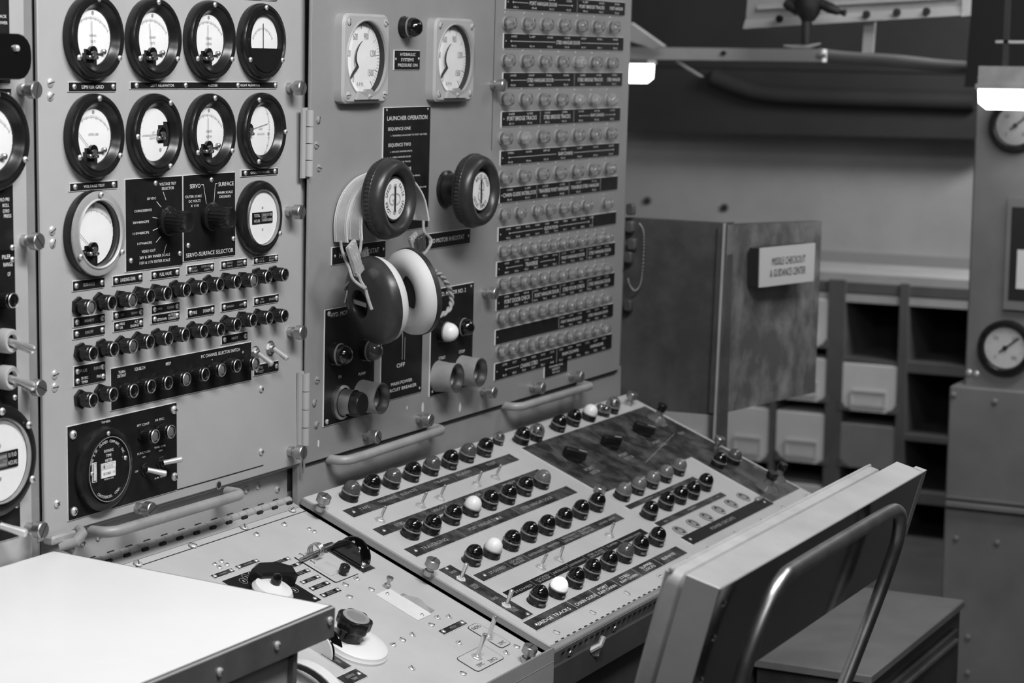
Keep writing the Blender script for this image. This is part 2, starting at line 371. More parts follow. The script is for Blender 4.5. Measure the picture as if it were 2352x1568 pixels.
def gauge(parent, F, px, py, kind='black', style='std', ang=90, text=None, rot=0, scale=1.0, pw=.0066, glass=True, scr=(90,212,-32), light_m=None):
    u,v=F.uv(px,py,pw*scale)
    S=Matrix.Scale(scale,4)
    g=obj('gauge', m_bezel(kind), parent, T(u,v,0)@S)
    R=GR; z=.0042
    d=MB(); D=MB()
    rd=R*(.72 if kind=='metal' else .645)
    if kind=='half':
        z=.0075; D.keep=True; n=24; pts=[(R*.70*math.cos(math.radians(a)),R*.70*math.sin(math.radians(a))) for a in [-14+208*i/n for i in range(n+1)]]
        pts=[(x,max(y,-.0075)) for x,y in pts]
        D.add([(x,y,z) for x,y in pts],[tuple(range(n+1))],'dial'); arc(D,R*.50,30,150,z+.0002,cy=-.0075); ticks(D,R*.50,R*.55,30,150,30,z+.0002,cy=-.0075)
        obj('dial', D, g); N=MB(); N.box(-.0004,.0004,-.0075,R*.48,.0085,.0088,'ink_black'); obj('needle',N,g)
        d=None
    elif style=='hours':
        D.keep=True; D.disc(R*.71,.0098,'dial',40); D.disc(.0016,.0102,'screw',12,(0,.012)); D.disc(.0016,.0102,'screw',12,(0,-.014)); obj('dial',D,g)
        C=MB(); C.box(-.022,.0205,-.0068,.0068,.0098,.0108,'black'); C.box(-.0042,.0068,-.0052,.0058,.0108,.0120,'nickel'); C.box(-.0030,.0056,-.0040,.0046,.0120,.0122,'cast')
        c=obj('counter',C,g); L=MB(); L.keep=True
        put(L,'TOTAL',-.0132,.0032,.0038,.0125,.0111,'ink'); put(L,'HOURS',-.0132,-.0032,.0038,.0125,.0111,'ink'); put(L,'1/10',.0136,.0034,.0038,.009,.0111,'ink'); put(L,'HOURS',.0137,-.0028,.0036,.0105,.0111,'ink')
        put(L,'00727',.0014,.0003,.004,.0075,.0124,'ink_black'); obj('lettering',L,c)
        d=None
    else:
        # a dial plate with a notch where the movement sits
        mvx,mvy = {'std':(-.003,-.0165),'side':(.0125,0),'edge':(-.0265,.001)}[style]
        n=44; pts=[]
        for i in range(n):
            a=2*PI*i/n; x,y=rd*math.cos(a),rd*math.sin(a)
            pts.append((x,y))
        cut={'std':lambda x,y: (y<-.0125 and -.016<x<.008) or (y<-.020), 'side':lambda x,y:(x>.009 and -.011<y<.011) or x>.020, 'edge':lambda x,y: False}[style]
        # grid fill clipped
        G=84; st=2*rd/G
        vs=[];fs=[]
        for i in range(G):
            x=-rd+st*i; xc=x+st/2
            ys=[-math.sqrt(max(rd*rd-xc*xc,0)), math.sqrt(max(rd*rd-xc*xc,0))]
            if style=='std' and -.018<xc<.006: ys[0]=max(ys[0], -.0120 if -.015<xc<.003 else -.0160)
            if style=='side' and xc>.008:
                h=.010 if xc<.018 else .0135
                for (a,b) in ((h,ys[1]),(ys[0],-h)):
                    if b-a>.0005: k=len(vs); vs+=[(x,a,z),(x+st,a,z),(x+st,b,z),(x,b,z)]; fs.append((k,k+1,k+2,k+3))
                continue
            if ys[1]-ys[0]>.0005: k=len(vs); vs+=[(x,ys[0],z),(x+st,ys[0],z),(x+st,ys[1],z),(x,ys[1],z)]; fs.append((k,k+1,k+2,k+3))
        D.add(vs,fs,'dial')
        cx,cy={'std':(-.003,-.0165),'side':(.0125,0),'edge':(-.0265,.001)}[style]
        a0,a1={'std':(40,140),'side':(130,230),'edge':(-50,50)}[style]
        rr={'std':.036,'side':.036,'edge':.044}[style]
        if kind=='metal': rr=.040
        arc(D,rr,a0,a1,z+.0002,cx=cx,cy=cy); ticks(D,rr,rr+.0022,a0,a1,40,z+.0002,cx=cx,cy=cy)
        D.disc(.0022,z+.0003,'screw',12,{'std':(0,rd*.88),'side':(.012,-.017),'edge':(.016,-.004)}[style])
        if text:
            for i,t in enumerate(text): put(D,t,0,.002-.006*i,.0028,None,z+.0003,'ink_faded')
        D.keep=True
        dd=obj('dial',D,g)
        mv=MB()
        mv.lathe([(.0068,.0036),(.0068,.0075),(.0045,.0078)],'black_gloss',20,(cx,cy+.001,0)); mv.lathe([(.003,.0078),(.003,.0095)],'nickel',14,(cx,cy,0))
        mv.box(cx-.0075,cx+.0065,cy-.0062,cy-.002,.0036,.0085,'nickel',.0008)
        mv.lathe([(.0022,.0085),(.0015,.0098)],'chrome',10,(cx-.0045,cy-.004,0)); mv.lathe([(.0022,.0085),(.0015,.0098)],'chrome',10,(cx+.004,cy-.0042,0))
        if style=='std' and kind=='black': mv.lathe([(.0028,.0045),(.0028,.008),(.0016,.009)],'nickel',10,(cx+.018,cy+.002,0)); mv.box(cx+.008,cx+.018,cy-.001,cy+.0005,.0055,.0062,'steel')
        obj('movement',mv,g)
        N=MB(); c,s=math.cos(math.radians(ang)),math.sin(math.radians(ang)); l=rr*.93; t=.00028
        N.add([(cx+.004*c-t*s,cy+.004*s+t*c,z+.0016),(cx+l*c-t*s,cy+l*s+t*c,z+.0016),(cx+l*c+t*s,cy+l*s-t*c,z+.0016),(cx+.004*c+t*s,cy+.004*s-t*c,z+.0016)],[(0,1,2,3)],'ink_black'); obj('needle',N,g)
    if glass:
        P=MB(); P.keep=True; P.disc(R*(.76 if kind!='hours' else .72),.0108 if kind!='hours' else .0136,'pane',40); obj('glass',P,g)
    for a in scr:
        a=math.radians(a+rot); rs=R*(.885 if kind!='metal' else .90)
        obj('screw', m_screw(.0031), g, T(rs*math.cos(a),rs*math.sin(a),.0128 if kind!='metal' else .0145,rz=random.uniform(0,3)))
    return g

# ---- black press-to-test lamp holder
def m_lampholder():
    def f():
        mb=MB(); mb.lathe([(.0105,0),(.0105,.0035)],'black_cap',6); mb.lathe([(.0062,.0035),(.0062,.0060)],'black_cap',20,cap=False)
        mb.lathe([(.0070,.0055),(.0082,.0065),(.0084,.0150),(.0076,.0158)],'black_cap',44,cap=False,rf=lambda i,z:1-(.05 if i%2 else 0))
        mb.lathe([(.0076,.0158),(.0078,.0164),(.0078,.0186)],'black_cap',36,cap=False)
        mb.lathe([(.0078,.0186),(.0073,.0192),(.0064,.0188)],'steel',36,cap=False)
        mb.lathe([(.0064,.0188),(.0060,.0172)],'black_cap',36,cap=False); return mb
    return shared('lamp_holder', f)
def m_lens(kind):
    def f():
        mb=MB(); m={'b':'black_gloss','c':'smoke','g':'amber','w':'frost'}[kind]
        mb.lathe([(.0063,.0160),(.0061,.0174),(.0045,.0182),(.002,.0186),(.0001,.0187)],m,24); return mb
    return shared('lens_'+kind, f)
def lampholder(parent, F, px, py, kind='b', w=.019):
    u,v=F.uv(px,py,w); h=obj('indicator_lamp', m_lampholder(), parent, T(u,v,0,rz=random.uniform(0,1)))
    obj('lens', m_lens(kind), h); return h

# ---- big domed indicator lamps
def m_domebase():
    def f():
        mb=MB(); mb.lathe([(.0128,0),(.0128,.0012),(.0118,.0016),(.0118,.0092)],'black_cap',32,cap=False)
        mb.lathe([(.0118,.0092),(.0124,.0096),(.0124,.0106),(.0112,.0112)],'dome_ring',32); mb.box(-.0035,.0035,-.0121,-.0116,.003,.006,'steel'); return mb
    return shared('dome_base', f)
def m_dome(m, f1=1.0):
    def f():
        mb=MB(); P=[(.0113,.0105)]
        for k in range(9):
            a=k/8*PI/2; P.append((.0114*math.cos(a)+.00001, .0128+.0122*math.sin(a)*f1))
        mb.lathe(P,m,32); return mb
    return shared('dome_'+m, f)
DM={'b':'black_gloss','g':'amber','l':'smoke','w':'white_cap','W':'lit_cap','c':'glass'}
def dome(parent, F, px, py, kind='b', w=.0165, name='indicator_lamp', s=1.0, base=True):
    u,v=F.uv(px,py,w); h=obj(name, m_domebase(), parent, T(u,v,0,rz=random.uniform(-.6,.6))@Matrix.Scale(s,4))
    if kind!='x':
        d=obj('lens', m_dome(DM[kind]), h)
        if kind in 'wW': d['label']='white lamp cap' if kind=='w' else 'brightly lit white lamp cap'
        if kind in 'gl': d['label']='translucent grey lamp cap'
        if kind=='c': d['label']='clear glass lamp cap'
    if kind=='c':
        b=MB(); b.lathe([(.004,.0122),(.0055,.018),(.003,.0225),(.0001,.0235)],'chrome',12); obj('bulb',b,h)
    return h

# ---- toggle switches
def m_tnut(m):
    def f():
        mb=MB(); mb.cyl(.0082,0,.0007,m,24); mb.lathe([(.0066,.0007),(.0066,.0026),(.0060,.0030)],m,6); mb.lathe([(.0040,.0030),(.0040,.0046),(.0034,.005),(.0022,.0044)],m,20); return mb
    return shared('tnut_'+m, f)
def m_lever(m, L=.019, r=.0026):
    def f():
        mb=MB(); mb.lathe([(r*.80,0),(r*.88,L*.5),(r,L*.78),(r,L*.92),(r*.7,L*.985),(r*.2,L)],m,14); return mb
    return shared('lever_%s_%d'%(m,int(L*1e4)), f)
def toggle(parent, F, px, py, rx=0, ry=0, nut='screw', lever='lever', L=.019, s=1.0, r=.0026):
    u,v=F.uv(px,py,.003); h=obj('toggle_switch', m_tnut(nut), parent, T(u,v,0,rz=random.uniform(0,1))@Matrix.Scale(s,4))
    obj('lever', m_lever(lever,L,r), h, (Matrix.Rotation(-h.matrix_basis.to_euler().z,4,'Z')@T(0,0,.005,rx=rx,ry=ry))); return h

# ------------------------------------------------------------------ frames
FL = Frame((0,0,.824), (1,0,0), (0,0,1))                                  # left racks, upright
DR = rotm((1,0,0),.01813) @ rotm((0,0,1),-.00188) @ rotm((0,1,0),-.00447)
FD = Frame((0,-.0005,.824), DR@Vector((1,0,0)), DR@Vector((0,0,1)))          # hinged launcher door, top leaning out
AK = math.radians(22.2)
KY = Vector((0,math.cos(AK),math.sin(AK)))
FK = Frame((-.008,0,.783), (1,0,0), KY)                                   # sloping desk, right
FK2 = Frame(Vector((-.008,0,.783)) - Vector((0,-math.sin(AK),math.cos(AK)))*.012, (1,0,0), KY)   # desk, left, a little lower

# ------------------------------------------------------------------ room shell
m=MB(); m.box(-4,5.0,-3.6,2.2,-.05,0,'floor'); struct('floor',m)
m=MB(); m.box(-4,5.0,-3.6,2.2,2.3,2.36,'ceil'); struct('ceiling',m)
m=MB(); m.box(4.6,4.7,-3.6,2.2,0,2.3,'wall'); struct('wall_back',m)
m=MB(); m.box(-4,4.6,2.1,2.2,0,2.3,'wall'); struct('wall_left',m)
m=MB(); m.box(-4,4.6,-3.6,-3.5,0,2.3,'ceil'); struct('wall_right',m)
m=MB(); m.box(-4.1,-4,-3.6,2.2,0,2.3,'ceil'); struct('wall_front',m)

# ------------------------------------------------------------------ console body
housing = thing('console_housing','dark grey steel cabinet body standing behind the instrument panels','cabinet',Matrix.Translation((0,.3,0)))
m=MB(); m.box(-1.15,.955,-.273,.20,.05,.86,'paint_dark'); m.box(-1.15,.955,-.278,.20,.86,1.75,'paint_dark'); m.box(-.014,.004,-.2955,-.278,.84,1.62,'paint'); obj('carcass',m,housing)
body = thing('console_desk','grey steel desk base under the sloping control panels with three pull handles','desk',Matrix.Translation((0,0,0)))
m=MB(); m.box(-.505,-.012,.020,.026,.60,.845,'paint'); m.box(-.505,-.012,.0035,.020,.822,.826,'paint_dark'); m.box(-.012,.965,.0045,.012,.60,.83,'paint_door'); obj('riser',m,body)
# side of desk and knee board
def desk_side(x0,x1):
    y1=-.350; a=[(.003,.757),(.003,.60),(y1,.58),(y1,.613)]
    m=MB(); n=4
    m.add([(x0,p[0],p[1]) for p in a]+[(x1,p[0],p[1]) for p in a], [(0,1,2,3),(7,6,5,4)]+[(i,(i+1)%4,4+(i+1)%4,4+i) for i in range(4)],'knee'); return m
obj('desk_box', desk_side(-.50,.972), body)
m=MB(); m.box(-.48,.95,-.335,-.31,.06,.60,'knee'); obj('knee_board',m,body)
m=MB(); m.box(-.50,-.0125,-.353,-.350,.545,.640,'paint_door'); obj('front_lip',m,body)
def handle(parent, F, a, b, w=.026, r=.0062, name='pull_handle'):
    ua,va=F.uv(*a,w); ub,vb=F.uv(*b,w); d=Vector((ub-ua,vb-va,0)); L=d.length; e=d.normalized()
    P=[]; A=Vector((ua,va,0)); B=Vector((ub,vb,0)); c=.016
    P.append(A+e*.004+Vector((0,0,-.004)))
    for k in range(6): t=k/5*PI/2; P.append(A+e*(.004+c*(1-math.cos(t)))+Vector((0,0,w-c+c*math.sin(t))))
    for k in range(6): t=(1-k/5)*PI/2; P.append(B-e*(.004+c*(1-math.cos(t)))+Vector((0,0,w-c+c*math.sin(t))))
    P.append(B-e*.004+Vector((0,0,-.004)))
    m=MB(); m.tube(P,r,'cast',12); return obj(name,m,parent)
wallroot = obj('handle_rail', MB().box(-.49,.955,-.052,-.038,-.025,-.022,'paint'), body, FL.mat())
handle(wallroot,FL,(247,1226),(566,1132),.022)
handle(wallroot,FL,(792,1060),(1026,984),.024)
handle(wallroot,FL,(1190,936),(1364,884),.024)
for p in ((191,1246),(226.5,1233),(566.5,1125),(593,1116),(637.7,1123.5),(166,1254)): screw(wallroot,FL,*p,r=.0042,w=-.019)

# ------------------------------------------------------------------ gauge panel (left rack)
GP = thing('instrument_rack','tall light grey rack panel of round meters, black lamp rows and a timer','panel',FL.mat())
u0=FL.uv(104,1200)[0]-.0; u1=-.010
vb=FL.uv(387,1153)[1]-.0
m=MB(); m.box(u0,u1,vb,.80,-.004,0,'paint',.0012); obj('face_plate',m,GP)
uS0,_=FL.uv(88,600); 
m=MB(); m.box(u0-.020,u0-.0035,-.03,.86,-.010,-.0045,'paint_dark'); m.box(u0-.0035,u0,-.03,.86,-.012,-.006,'gap'); obj('seam_channel',m,GP)
for (a,t,an) in (((217.3,86),('RADIANS','VOLTS'),90),((354.3,90),('DEGREES','VOLTS'),96),((483.3,92.5),('DEGREES','RUDDER'),90)):
    gauge(GP,FL,*a,text=t,ang=an)
gauge(GP,FL,601.8,96.2,kind='half')
gauge(GP,FL,218.6,313,text=('LIMITER GRID',),ang=138)
gauge(GP,FL,356.6,308.9,style='side',ang=181,rot=-30,text=('LEFT','AILAVATOR'))
gauge(GP,FL,483.7,305.4,text=('DEGREES','RUDDER'),ang=90)
gauge(GP,FL,602.8,300,style='edge',ang=10,rot=24,text=('RIGHT','AILAVATOR'),scr=(90,220,-27))
gm=gauge(GP,FL,219,536,kind='metal',ang=140,scale=1.02); gm['label']='dull metal ringed round meter'
gauge(GP,FL,597.6,499.5,kind='hours',style='hours',ang=0,glass=True,scr=(-32,),scale=.98)
lp=lambda *a,**k: plate(GP,FL,*a,**k)
S2=((.10,.5),(.91,.5))
lp((560,-32),(637,1.5),screws=((.92,.5),))
lp((157.6,189.2),(267,209),[('LIMITER GRID',.5,.5,.42,.46)],((.11,.5),(.93,.5)))
lp((300,189),(636.7,202.3),[('LEFT AILAVATOR',.2,.5,.42,.15),('RUDDER',.535,.5,.42,.065),('RIGHT AILAVATOR',.80,.5,.42,.14)],((.035,.5),(.35,.5),(.71,.5),(.985,.5)))
lp((160.7,421.8),(270,431.2),[('VOLTAGE TEST',.5,.5,.36,.44)],S2)
lp((554.7,391.2),(638.3,399.5),[('OPERATE HOURS',.5,.5,.4,.52)],S2)
def vt(L,W,H,z):
    cx,cy=W*.83,H*.50
    for a in (95,118,142,170,192,214,243,262)[1:7]:
        c,s=math.cos(math.radians(a)),math.sin(math.radians(a)); r0,r1=.0275,.038; t=.0003
        L.add([(cx+r0*c-t*s,cy+r0*s+t*c,z),(cx+r1*c-t*s,cy+r1*s+t*c,z),(cx+r1*c+t*s,cy+r1*s-t*c,z),(cx+r0*c+t*s,cy+r0*s-t*c,z)],[(0,1,2,3)],'ink')
lp((287.7,412.5),(419.4,607.5),[('VOLTAGE TEST',.74,.075,.032,.30),('SELECTOR',.74,.125,.032,.22),('28 VDC',.45,.225,.026,.16),('COINCIDENCE',.30,.35,.026,.30),
  ('26V400CPS',.26,.475,.026,.28),('115V400CPS',.26,.595,.026,.28),('117V60CPS',.32,.71,.026,.25),('VIDEO OUT',.39,.80,.030,.24),('26V & 28V INNER SCALE',.50,.865,.030,.54),('115V & 117V OUTER SCALE',.50,.925,.030,.54)],
  ((.52,.06),(.08,.885),(.945,.87)),extra=vt)
lp((420.9,403.4),(540.3,585.2),[('SERVO',.22,.13,.050,.20),('SURFACE',.82,.13,.050,.30),('OUTER SCALE',.19,.25,.030,.31),('DC VOLTS',.21,.305,.030,.22),('X 1/10',.21,.36,.030,.15),
  ('INNER SCALE',.80,.23,.030,.30),('DEGREES',.80,.28,.030,.22),('SERVO-SURFACE SELECTOR',.50,.935,.050,.92)],((.53,.07),(.08,.82),(.96,.80)),lines=((.34,.12,.38,.12),(.38,.12,.45,.42),(.65,.12,.61,.12),(.61,.12,.57,.42)))
def rotary(F,parent,px,py,pz=.028,rz=0):
    u,v=F.uv(px,py,.004)
    m=MB(); m.lathe([(.0155,0),(.0165,.003),(.0165,.006),(.0145,.0072)],'black_cap',36)
    m.lathe([(.0125,.0072),(.0120,.020),(.0118,.030),(.0108,.0315),(.009,.0305)],'black_cap',40,rf=lambda i,z:1-(.06 if i%2 else 0))
    k=obj('selector_knob',m,parent,T(u,v,.0016,rz=rz)); p=MB(); p.lathe([(.0015,.0065),(.0012,.009)],'nickel',10,(0,.0150,0)); p.box(-.0007,.0007,.0125,.0165,.0070,.0080,'nickel'); obj('pointer',p,k)
rotary(FL,GP,384,507,rz=.5); rotary(FL,GP,483,497)
rows=[((167.4,646.4),(240.3,658.7),[('GUIDANCE',.5,.5,.36,.36)]),((259.6,635),(327.5,646.4),[('LANDING GEAR',.5,.5,.42,.5)]),((347.8,623.5),(412.3,633.3),[('FUEL VALVE',.5,.5,.42,.42)]),
 ((430,611.2),(492,621),[('EXP',.27,.3,.26,.16),('GAIN',.27,.7,.26,.2),('COMPUTER',.68,.3,.26,.34),('GAIN',.72,.7,.26,.2)]),((508.2,600.5),(567,610.6),[('BRAKE',.32,.3,.26,.22),('VALVE',.32,.7,.26,.22),('DRAG',.72,.3,.26,.2),('CHUTE',.72,.7,.26,.22)]),
 ((583,591.3),(638.8,599),[('VOLT',.32,.3,.26,.2),('CAL B',.32,.7,.26,.2),('DRAG',.72,.3,.26,.2),('RESP',.72,.7,.26,.2)]),
 ((169,730.6),(241,739.8),[('READY',.5,.5,.3,.3)]),((259.9,716.8),(329,724),[('UP',.3,.5,.3,.1),('DOWN',.7,.5,.3,.2)]),((348.4,703),(412.3,710.7),[('OPEN',.27,.5,.3,.18),('CLOSED',.68,.5,.3,.26)]),
 ((431,709.8),(492.8,719.9),[('FIRE',.26,.5,.36,.16),('DISARM',.70,.5,.36,.26)]),((509,697),(567.2,706),[('WARHEAD',.34,.5,.28,.28),('ARM',.76,.5,.28,.14)]),((583.7,684),(639.8,692.3),[('AIR',.32,.3,.26,.12),('DUMP',.32,.7,.26,.18),('SPARE',.72,.5,.3,.24)]),
 ((168.4,757.5),(241,766.7),[('SWOFF',.5,.5,.34,.26)]),((261.7,740.4),(329,750.5),[('MEAS',.27,.28,.28,.18),('ON',.24,.68,.28,.1),('ALT',.76,.28,.28,.12),('ENGAGE',.70,.68,.28,.28)]),
 ((348.4,724.5),(412.3,733),[('LETDOWN',.36,.62,.32,.34),('ALTITUDE',.74,.28,.30,.30),('CONTROL',.74,.68,.30,.30)]),((509.7,772),(568.4,779.6),[('RESET',.5,.5,.3,.25)]),
 ((170.2,842.3),(241.8,853),[('PULSE',.3,.5,.3,.22),('PURGE',.74,.5,.3,.22)]),((170.2,865.8),(242.7,873.5),[('30 SEC',.33,.28,.28,.22),('TIMER',.33,.70,.28,.2),('PAS',.78,.4,.30,.13)]),
 ((583.7,839.8),(639.8,850.5),[('FAIL',.28,.3,.26,.15),('RESET',.28,.7,.26,.2),('OVR A',.66,.3,.26,.2)])]
for a,b,t in rows: lp(a,b,t,S2,ink='ink' if t[0][0] in('LANDING GEAR','FUEL VALVE','FIRE','LETDOWN','MEAS','30 SEC') else 'ink_faded')
lp((254.7,847),(577,872),[('TURN',.07,.12,.07,.045),('DETENT',.07,.21,.07,.055),('SQUELCH',.19,.12,.08,.07),('BEEP',.385,.14,.075,.035),('P/C CHANNEL SELECTOR SWITCH',.765,.13,.085,.29),('4',.81,.26,.06,.01),('8',.935,.22,.06,.01),('3',.70,.28,.06,.01)])
A=[(690,1000),(845,965),(1000,945),(1135,915),(1262,895),(1405,868),(1533,852),(1655,828),(1785,806),(1910,798),(2018,770),(2142,754)]
B=[(705,1345),(862,1313),(1005,1290),(1130,1258),(1270,1232),(1397,1205),(1535,1178),(1662,1165),(1785,1130),(1905,1095),(2025,1078),(2140,1063)]
Cc=[(705,390),(855,345),(1010,318),(1140,285),(1268,258),(1405,230),(1545,195),(1670,162),(1785,130),(1922,115)]
kA='cbgbbbbbbcbb'; kB='bbgbbbbbbbbb'; kC='bbbbbcbcbc'
for i,p in enumerate(A): lampholder(GP,FL,p[0]/3.267,400+p[1]/3.267,kA[i])
for i,p in enumerate(B): lampholder(GP,FL,p[0]/3.267,400+p[1]/3.267,kB[i])
for i,p in enumerate(Cc): lampholder(GP,FL,p[0]/3.267,800+p[1]/3.267,kC[i])
for (x,y) in ((590,812),(625,800)): toggle(GP,FL,x,y,rx=.55,ry=.1,nut='nickel',lever='screw',s=1.15,r=.0030)
for (x,y) in ((117,190),(117,221),(121,529.5),(122.4,558.6),(127,860),(127,889)): screw(GP,FL,x,y,r=.0050,slot=True)
for (x,y) in ((131.6,1156.6),(600.6,892.7),(600.6,1037)): screw(GP,FL,x,y,r=.0044)
# timer sub panel
tp,W,H=lp((154.6,980.6),(407,1124.5),[('TIMER',.335,-.0+.035,.024,.085),('PFT CONT.',.68,.16,.026,.12),('30 SEC.',.835,.145,.026,.09),('FUNCTION',.68,.475,.024,.12),('ARM',.68,.525,.020,.03),
  ('TIME CHK',.835,.455,.022,.11),('ARM',.84,.50,.020,.035),('OFF',.61,.665,.022,.03),('SUN TIME',.83,.80,.020,.10)],((.045,.095),(.97,.075),(.045,.915),(.97,.84)),sr=.0050)
cx,cy=FL.uv(243.5,1076,.008)
m=MB(); R=.0455
m.lathe([(R,0),(R*1.0,.004),(R*.97,.008),(R*.90,.010),(R*.82,.0105),(R*.79,.0095)],'black_cap',56,cap=False,rf=None)
m.lathe([(R*.79,.0095),(R*.775,.0115),(R*.755,.0115),(R*.745,.0095),(0,.0095)],'black_cap',56,cap=False)
tm=obj('timer_meter',m,GP,T(cx,cy,.0014))
L=MB(); L.keep=True
arc(L,R*.765,0,360,.0119,t=.00035,n=60,m='screw')
def arctext(L,t,r,a0,a1,h,z,up=True):
    n=len(t)
    for i,ch in enumerate(t):
        a=math.radians(a0+(a1-a0)*(i+.5)/n); put(L,ch,r*math.cos(a),r*math.sin(a),h,None,z,'ink',rz=a-PI/2 if up else a+PI/2,cond=.8)
arctext(L,'THE R.W. CRAMER COMPANY, INC.',R*.66,164,22,.0031,.0098)
arctext(L,'CENTERBROOK, CONN.',R*.66,232,312,.0031,.0098,False)
put(L,'RUNNING',.001,.0200,.0032,.0155,.0098); put(L,'TIME',.001,.0148,.0032,.009,.0098); put(L,'METER',.001,.0096,.0032,.012,.0098); put(L,'MADE IN U.S.A.',.001,-.0105,.0016,.016,.0098)
obj('lettering',L,tm)
m=MB(); m.box(-.0125,.0115,.0005,.0072,.0095,.0107,'ink'); m.box(-.0110,.0100,.0012,.0064,.0107,.0109,'black'); m.box(-.0125,.0115,-.0085,.0002,.0095,.0104,'ink')
for i in range(5): m.box(-.0106+i*.0042,-.0071+i*.0042,.0015,.0061,.0109,.0111,'dial')
c=obj('counter',m,tm); L=MB(); L.keep=True
for i,ch in enumerate('10007'): put(L,ch,-.0089+i*.0042,.0038,.0036,.0022,.0112,'ink_black')
put(L,'SECONDS',-.003,-.0042,.0028,.013,.0106,'ink_black'); put(L,'1/10',.0085,-.0042,.0022,.004,.0106,'ink_black'); obj('lettering',L,c)
m=MB(); m.box(-.0275,-.0205,-.0105,.0105,.0095,.0103,'ink'); m.box(-.0268,-.0212,-.0098,.0098,.0103,.0104,'black')
for i in range(15):
    y=-.0085+i*.00122; m.box(-.0262,-.0228,y,y+.0006,.0104,.0104+.0012*math.cos((i-7)/9),'dial')
obj('reset_wheel',m,tm)
for p in ((-.0285,-.0005),(.0285,.0075),(0,.0385)): obj('screw',m_screw(.0026),tm,T(p[0],p[1],.0102))
lampholder(GP,FL,358,1001.5,'c'); lampholder(GP,FL,394.5,991,'c')
toggle(GP,FL,334,1078,rx=.25,ry=.75,nut='black_cap',lever='screw',s=1.15,r=.0030); toggle(GP,FL,371,1062,rx=-.15,ry=.85,nut='black_cap',lever='screw',s=1.15,r=.0030)
m=MB(); a=FL.uv(407,1124); b=FL.uv(604.6,1065.3); m.box(a[0],b[0],a[1]-.0008,a[1]+.0004,-.001,.0004,'gap'); obj('sheet_seam',m,GP)
m=MB(); c=FL.uv(502,1113.8); m.lathe([(.0052,.0002),(.0052,.0006),(.0040,.0006)],'paint_dark',20,(c[0],c[1],0),cap=False); m.disc(.0044,.0004,'gap',20,c); obj('empty_hole',m,GP)
thumb(GP,FL,351,1171,.35)
for (x,y,r) in ((85.7,206.6,1.35),(91.8,554.6,2.3),(96.4,891,2.7),(101,1218,.95)): thumb(GP,FL,x,y,r)
for (x,y,r) in ((696.4,202,1.2),(694,487,1.25),(698,764,1.5),(698,1039.4,1.5)): thumb(GP,FL,x,y,r)
# toggle latch at the foot of the seam
m=MB(); u,v=FL.uv(158,1232,.012); m.box(u-.028,u+.012,v-.004,v+.005,.002,.014,'cast',.002); m.tube([(u-.012,v-.008,.01),(u-.004,v-.004,.024),(u+.012,v+.002,.020),(u+.022,v+.003,.008)],.0055,'cast',10); m.tube([(u-.006,v-.010,.010),(u-.002,v-.014,.020)],.004,'cast',10)
obj('latch',m,GP)

# ------------------------------------------------------------------ neighbouring rack at far left
NP = thing('instrument_rack','light grey rack panel cut by the left picture edge, with meters and fat toggles','panel',FL.mat())
ur=u0-.020
m=MB(); m.box(ur-.48,ur,-.045,.80,-.004,0,'paint',.0012); obj('face_plate',m,NP)
np_=lambda *a,**k: plate(NP,FL,*a,**k)
np_((-150,-60),(24,192),[('BACK',.90,.36,.030,.12),('POWER',.90,.42,.030,.14),('GEAR',.85,.58,.03,.1)])
np_((-150,204),(32,583),[('POWER',.90,.045,.022,.13),('GYRO PRI',.86,.665,.022,.17),('ROLL',.90,.70,.022,.09),('GYRO',.90,.735,.022,.09),('PRESS',.92,.765,.022,.1)],((.955,.04),(.975,.96)))
np_((-150,592),(39,893),[('PILER',.89,.045,.03,.11),('RANGE',.91,.10,.03,.12),('OF',.92,.17,.03,.04)],((.965,.07),))
np_((-150,913),(42,945),[('P.P.A.',.72,.5,.22,.1)],((.955,.5),))
np_((-150,1147),(47,1230),[('SERVO',.72,.15,.12,.12)],((.955,.45),))
gauge(NP,FL,-17,322,scale=1.12,scr=(90,212,-27))
g2=gauge(NP,FL,-8,1058,kind='hours',style='x' if 0 else 'hours',scale=1.28,scr=(38,-30,90)); g2['label']='large white faced round meter in a black flange'
lampholder(NP,FL,32,690,'b')
for (x,y) in ((8,782),(8,866)):
    t=toggle(NP,FL,x,y,rx=.3,ry=.35,nut='black_cap',lever='lever',s=1.6,r=.0030); m=MB(); m.lathe([(.0078,.001),(.0078,.008),(.0068,.0095),(.0045,.0090),(.0045,.006)],'collar',20,cap=False); obj('collar',m,t)
toggle(NP,FL,-8,1205,rx=.3,ry=.5,nut='black_cap',lever='screw',s=1.5)
u,v=FL.uv(38,130,.03); m=MB(); m.rrect(u-.075,u+.018,v-.022,v+.022,.026,.034,.018,'black_gloss',.001,side='black_gloss'); m.cyl(.012,0,.027,'black_cap',20,(u-.02,v))
h=obj('bar_knob',m,NP); m=MB(); m.lathe([(.0035,.034),(.0030,.037),(.0001,.0385)],'screw',12,(u-.006,v+.008,0)); obj('rivet',m,h)

